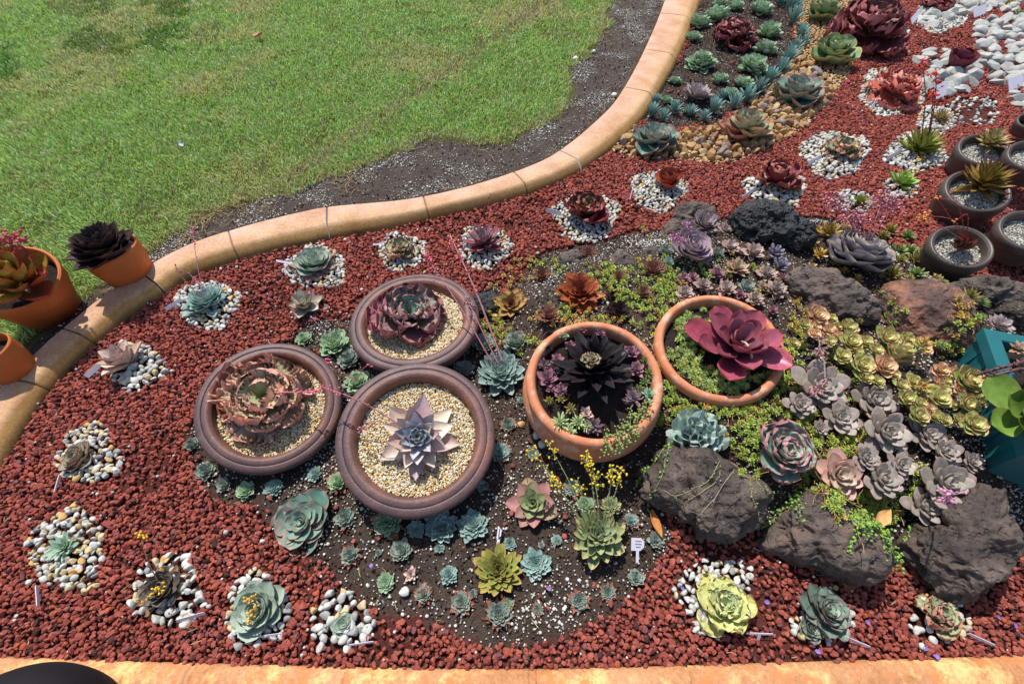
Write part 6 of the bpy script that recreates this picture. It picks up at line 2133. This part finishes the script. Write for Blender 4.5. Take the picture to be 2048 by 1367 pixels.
for a_ in [
    (177, 756, 207, 729, .020, .5, 'label left of the pale peach upright rosette'),
    (334, 621, 366, 601, .016, .5, 'label left of the blue-grey rosette by the cracked kerb'),
    (552, 523, 590, 530, .010, .9, 'slim label left of the pale grey-green rosette'),
    (746, 491, 776, 487, .008, .9, 'slim label left of the small red-rimmed frilly rosette'),
    (1092, 424, 1122, 431, .022, .3, 'label left of the dark red cabbage-like rosette'),
    (1260, 402, 1268, 371, .012, .3, 'narrow label left of the rust-orange cupped rosette'),
    (1484, 400, 1512, 379, .022, .3, 'label left of the wine-red wavy rosette'),
    (1614, 333, 1642, 317, .026, .3, 'label left of the red-edged green rosette on oval pebbles'),
    (1772, 322, 1800, 308, .028, .3, 'label left of the spiky yellow-green rosette'),
    (1662, 401, 1698, 394, .012, .4, 'label left of the tight green ball rosette'),
    (111, 985, 121, 950, .010, .2, 'edge-on label below the pink and green rosette in cream pebbles'),
    (80, 1214, 77, 1172, .020, .25, 'label below the light green star rosette'),
    (355, 1244, 411, 1228, .012, .5, 'label in front of the dark brown rosette'),
    (514, 1275, 562, 1268, .007, .5, 'label in front of the rosette with orange flowers'),
    (699, 1291, 748, 1284, .007, .5, 'label in front of the tiny silver-grey rosette'),
    (1492, 1267, 1546, 1269, .006, .6, 'label below the yellow-green wavy rosette'),
    (1685, 1273, 1738, 1295, .012, .2, 'label below the dark pink-edged green rosette'),
    (1933, 1267, 1986, 1291, .011, .2, 'label below the pink-edged wavy rosette under the largest rock'),
    (1730, 102, 1741, 76, .035, .6, 'bright slanted label below the largest maroon frilled rosette'),
    (1742, 221, 1760, 195, .022, .6, 'bright slanted label below the coral frilled rosette'),
    (1824, 50, 1846, 24, .05, .7, 'bright label among scarlet buds near the far gravel'),
]:
    plant_label(*a_)
for a_ in [(1872, 199, 1900, 186, .085, .75, 'bright broad label in front of the maroon cupped rosette'), (1948, 36, 1974, 26, .075, .75, 'bright tilted label in the far row of white stones'), (2018, 183, 2048, 170, .08, .75, 'bright label by the heap of white stones at the picture edge')]:
    plant_label(*a_)


def scribble(root, M, mid, L, rows, name='handwriting'):
    o = np.array(root.location)
    rng = np.random.default_rng(3)
    mb = MB()
    for y0, x0, x1, amp in rows:
        x = np.linspace(x0, x1, 40)
        y = y0 + amp * np.sin(np.linspace(0, 30, 40)) * rng.uniform(.3, 1, 40)
        Pt = np.stack([x, y, np.full(40, .0011)], -1)
        V, F = tube(Pt, .0006, 4, False)
        mb.add(V @ M.T + mid - o, F)
        Pt[:, 2] = -.0011
        V, F = tube(Pt, .0006, 4, False)
        mb.add(V @ M.T + mid - o, F)
    mb.obj(name, M_INK, root)


q_ = plant_label(1262, 1100, 1288, 1101, .040, .95, 'white T-shaped label with faint handwriting right of the cream-edged rosette')
scribble(*q_, [(.030, -.008, .012, .0022), (.021, -.008, .012, .0022), (.012, -.006, .010, .002)])
q_ = plant_label(993, 1078, 1001, 1079, .040, 1.2, 'upright white name stake with pencil writing above the yellow-green dense rosette')
o_ = np.array(q_[0].location)
mb_ = MB()
y_ = np.linspace(.005, .034, 60)
V, F = tube(np.stack([.0022 * np.sin(np.linspace(0, 46, 60)), y_, np.full(60, -.0012)], -1), .0006, 4, False)
mb_.add(V @ q_[1].T + q_[2] - o_, F)
V, F = tube(np.stack([.0022 * np.sin(np.linspace(0, 46, 60)), y_, np.full(60, .0012)], -1), .0006, 4, False)
mb_.add(V @ q_[1].T + q_[2] - o_, F)
mb_.obj('handwriting', M_INK, q_[0])


# ------------------------------------------------------------------ teal planter with its plants
def build_teal():
    z = .30
    A, B = at(1968, 655, z), at(2058, 905, z)
    u = B - A
    Ls = np.linalg.norm(u)
    u /= Ls
    v = np.array([-u[1], u[0], 0])
    if v[0] < 0:
        v = -v
    Wd = .42
    root = empty('planter', ((A + B) / 2 + v * Wd / 2) * (1, 1, 0) + (0, 0, .0))
    tag(root, 'ribbed teal plastic planter box at the right edge with bright green paddle leaves', 'planter')
    o = np.array(root.location)
    M = np.stack([u, v, [0, 0, 1.0]], -1)
    mid = A - o

    def ring(a0, b0, a1, b1, z0, z1, t):
        """rectangular tube wall, outer corners inset a.. from the rim rectangle"""
        return [(a0, b0, z0), (Ls - a0, b0, z0), (Ls - a0, Wd - b0, z0), (a0, Wd - b0, z0), (a1, b1, z1), (Ls - a1, b1, z1), (Ls - a1, Wd - b1, z1), (a1, Wd - b1, z1)]

    def loops(seq):
        V, F = [], []
        for ins, zz in seq:
            V += [(ins, ins, zz), (Ls - ins, ins, zz), (Ls - ins, Wd - ins, zz), (ins, Wd - ins, zz)]
        for k in range(len(seq) - 1):
            for j in range(4):
                F.append((k * 4 + j, k * 4 + (j + 1) % 4, k * 4 + 4 + (j + 1) % 4, k * 4 + 4 + j))
        return np.array(V), np.array(F)
    V, F = loops([(.045, -.06), (.045, -.004), (.042, 0), (.002, 0), (0, -.003), (0, -.040), (.006, -.040)])
    MB().add(V @ M.T + mid, F).obj('rim', M_TEAL, root, smooth=False)
    V, F = loops([(.010, -.04), (.022, -.20), (.030, -.205), (.030, -.215), (.036, -.30), (.3, -.301)])
    mb = MB().add(V @ M.T + mid, F)
    for t in np.linspace(.06, Ls - .06, 7):
        V, F = boxv(t, .017, -.125, .022, .014, .15)
        mb.add(V @ M.T + mid, F)
        V, F = boxv(.017, t * Wd / Ls, -.125, .014, .022, .15)
        mb.add(V @ M.T + mid, F)
    mb.obj('box', M_TEAL, root, smooth=False)
    V = np.array([(.04, .04, -.035), (Ls - .04, .04, -.035), (Ls - .04, Wd - .04, -.035), (.04, Wd - .04, -.035)])
    MB().add(V @ M.T + mid, np.array([(0, 1, 2, 3)])).obj('soil', M_POTSOIL, root)


build_teal()
P('greenpad', 2052, 838, 190, 'bright green paddle-leaved plant leaning out of the teal planter', zabs=.31, tilt=(-.25, -.25), sq=1.0)
for i, pth in enumerate(([(2100, 700, .36), (2040, 725, .36), (1990, 738, .34), (1952, 750, .30)], [(2100, 735, .36), (2040, 738, .37), (1998, 748, .35), (1964, 756, .32)])):
    pts = [at(*q) for q in pth]
    path = bez(pts, 24)
    mb = MB()
    V, F = tube(path, np.linspace(.006, .004, len(path)), 7)
    mb.add(V, F, lin('#5a3a3a'))
    rng = np.random.default_rng(i)
    for k in range(70):
        p = path[rng.integers(0, len(path))]
        mb.add(ICO[0][0] * .003 + p + rng.normal(size=3) * .005, ICO[0][1], lin('#6a4444') * rng.uniform(.6, 1.2))
    tag(mb.obj('bare_stem', M_STALK), ['upper knobbly brown stem arching over the teal rim', 'lower knobbly brown stem arching over the teal rim'][i], 'stem')
P('ghostp', 2036, 700, 46, 'small cream-tipped star in the teal planter', zabs=.31)
P('ghostp', 2046, 735, 40, 'reddish small star at the end of the knobbly stems', zabs=.34)


# ------------------------------------------------------------------ fallen bits
def leaf_bit(x, y, L, w, rot, col, label, name='fallen_leaf', lift=.012, curl=50, edge=None, zo=.008):
    V, F, C = rosette(seed=int(x), n=1, w=w, l0=1, e0=8, e1=8, hz=0, sm=.5, tk=1.5, tm=.8, base=.4, cup=.5, th=.06, bend=curl, wave=.15, wf=1.2, ns=10, nv=5, cin=col, cout=col, edge=edge or col, ew=.5)
    g = surf(x, y, .002)
    o = link(name, leaves_mesh(name, V, F, C, M_DRY), None, g + (0, 0, zo), (0, 0, rot), L)
    tag(o, label, 'petal' if 'petal' in name else 'leaf')


leaf_bit(508, 82, .10, .35, .2, '#d8a088', 'pink-buff fallen leaf lying on the lawn', edge='#b86a5c', zo=.035)
leaf_bit(372, 302, .035, .35, 1.2, '#b9b8d8', 'pale lilac scrap lying on the lawn', zo=.03)
leaf_bit(1300, 1018, .10, .16, -.7, '#b87a44', 'curled orange-brown dead leaf below the pitted rock')
leaf_bit(1335, 1050, .09, .16, 2.4, '#9a4a3c', 'reddish dead leaf strip beside the curled one below the pitted rock')
leaf_bit(1352, 1040, .08, .2, .3, '#8a3c34', 'dark red dead leaf by the foot of the pitted rock')
leaf_bit(1748, 1055, .07, .25, .3, '#d8a468', 'tan curled dead leaf among sedum left of the largest rock')
leaf_bit(1785, 1040, .05, .35, 1.3, '#c98a4c', 'orange dead leaf standing up in the sedum left of the largest rock')
leaf_bit(1706, 1182, .05, .5, .3, '#b07a48', 'brown dry leaf on red gravel below the middle rock')
leaf_bit(1640, 1140, .05, .4, -.4, '#a87650', 'pale brown dry leaf at the lower edge of the middle rock')
leaf_bit(1868, 1032, .05, .4, .4, '#c08a50', 'tan dry leaf under the lowest grey rosette')
leaf_bit(2030, 660, .08, .42, -.5, '#e0b048', 'yellow-orange leaf above the teal planter rim', zo=.28)
for i, (x, y) in enumerate([(1364, 1183), (1522, 1203), (1622, 1300), (1725, 1240), (1838, 1301), (1856, 1308), (2023, 1256), (1990, 1238), (1092, 1178), (745, 1128)]):
    leaf_bit(x, y, .016, .4, i * 1.3, '#8a70b0', 'small purple fallen petal on the red gravel or soil', 'fallen_petal', zo=.02)
for o_ in [o for o in bpy.data.objects if o.name.startswith('fallen_petal')]:
    o_['group'] = 'purple fallen petals'
va_, F_ = stone_variants(3, 2, np.random.default_rng(44), .5, (.6, .85), 6)
for i, (x, y, s, lab) in enumerate([(1150, 120, .022, 'white pebble at the worn lawn edge, left of two'), (1187, 105, .018, 'white pebble on the bare strip, nearer the kerb'), (1228, 193, .02, 'white pebble lying against the kerb edge'), (1042, 850, .015, 'tan pebble beside the small green rosette by the star bowl'),
                                   (1073, 872, .017, 'pale pebble left of the terracotta bowl'), (1083, 890, .015, 'pale pebble below another left of the terracotta bowl'), (810, 1183, .016, 'white pebble on bare soil near the peach thin-leaved rosette')]):
    me = np_mesh('pebble', va_[i % 3], F_, M_PEBBLE, np.broadcast_to(lin('#b8925a' if 'tan' in lab else '#d2cec2'), (len(va_[0]), 3)))
    tag(link('pebble', me, None, ground_at(x, y) + (0, 0, s * .5), (0, 0, i), s), lab, 'pebble')
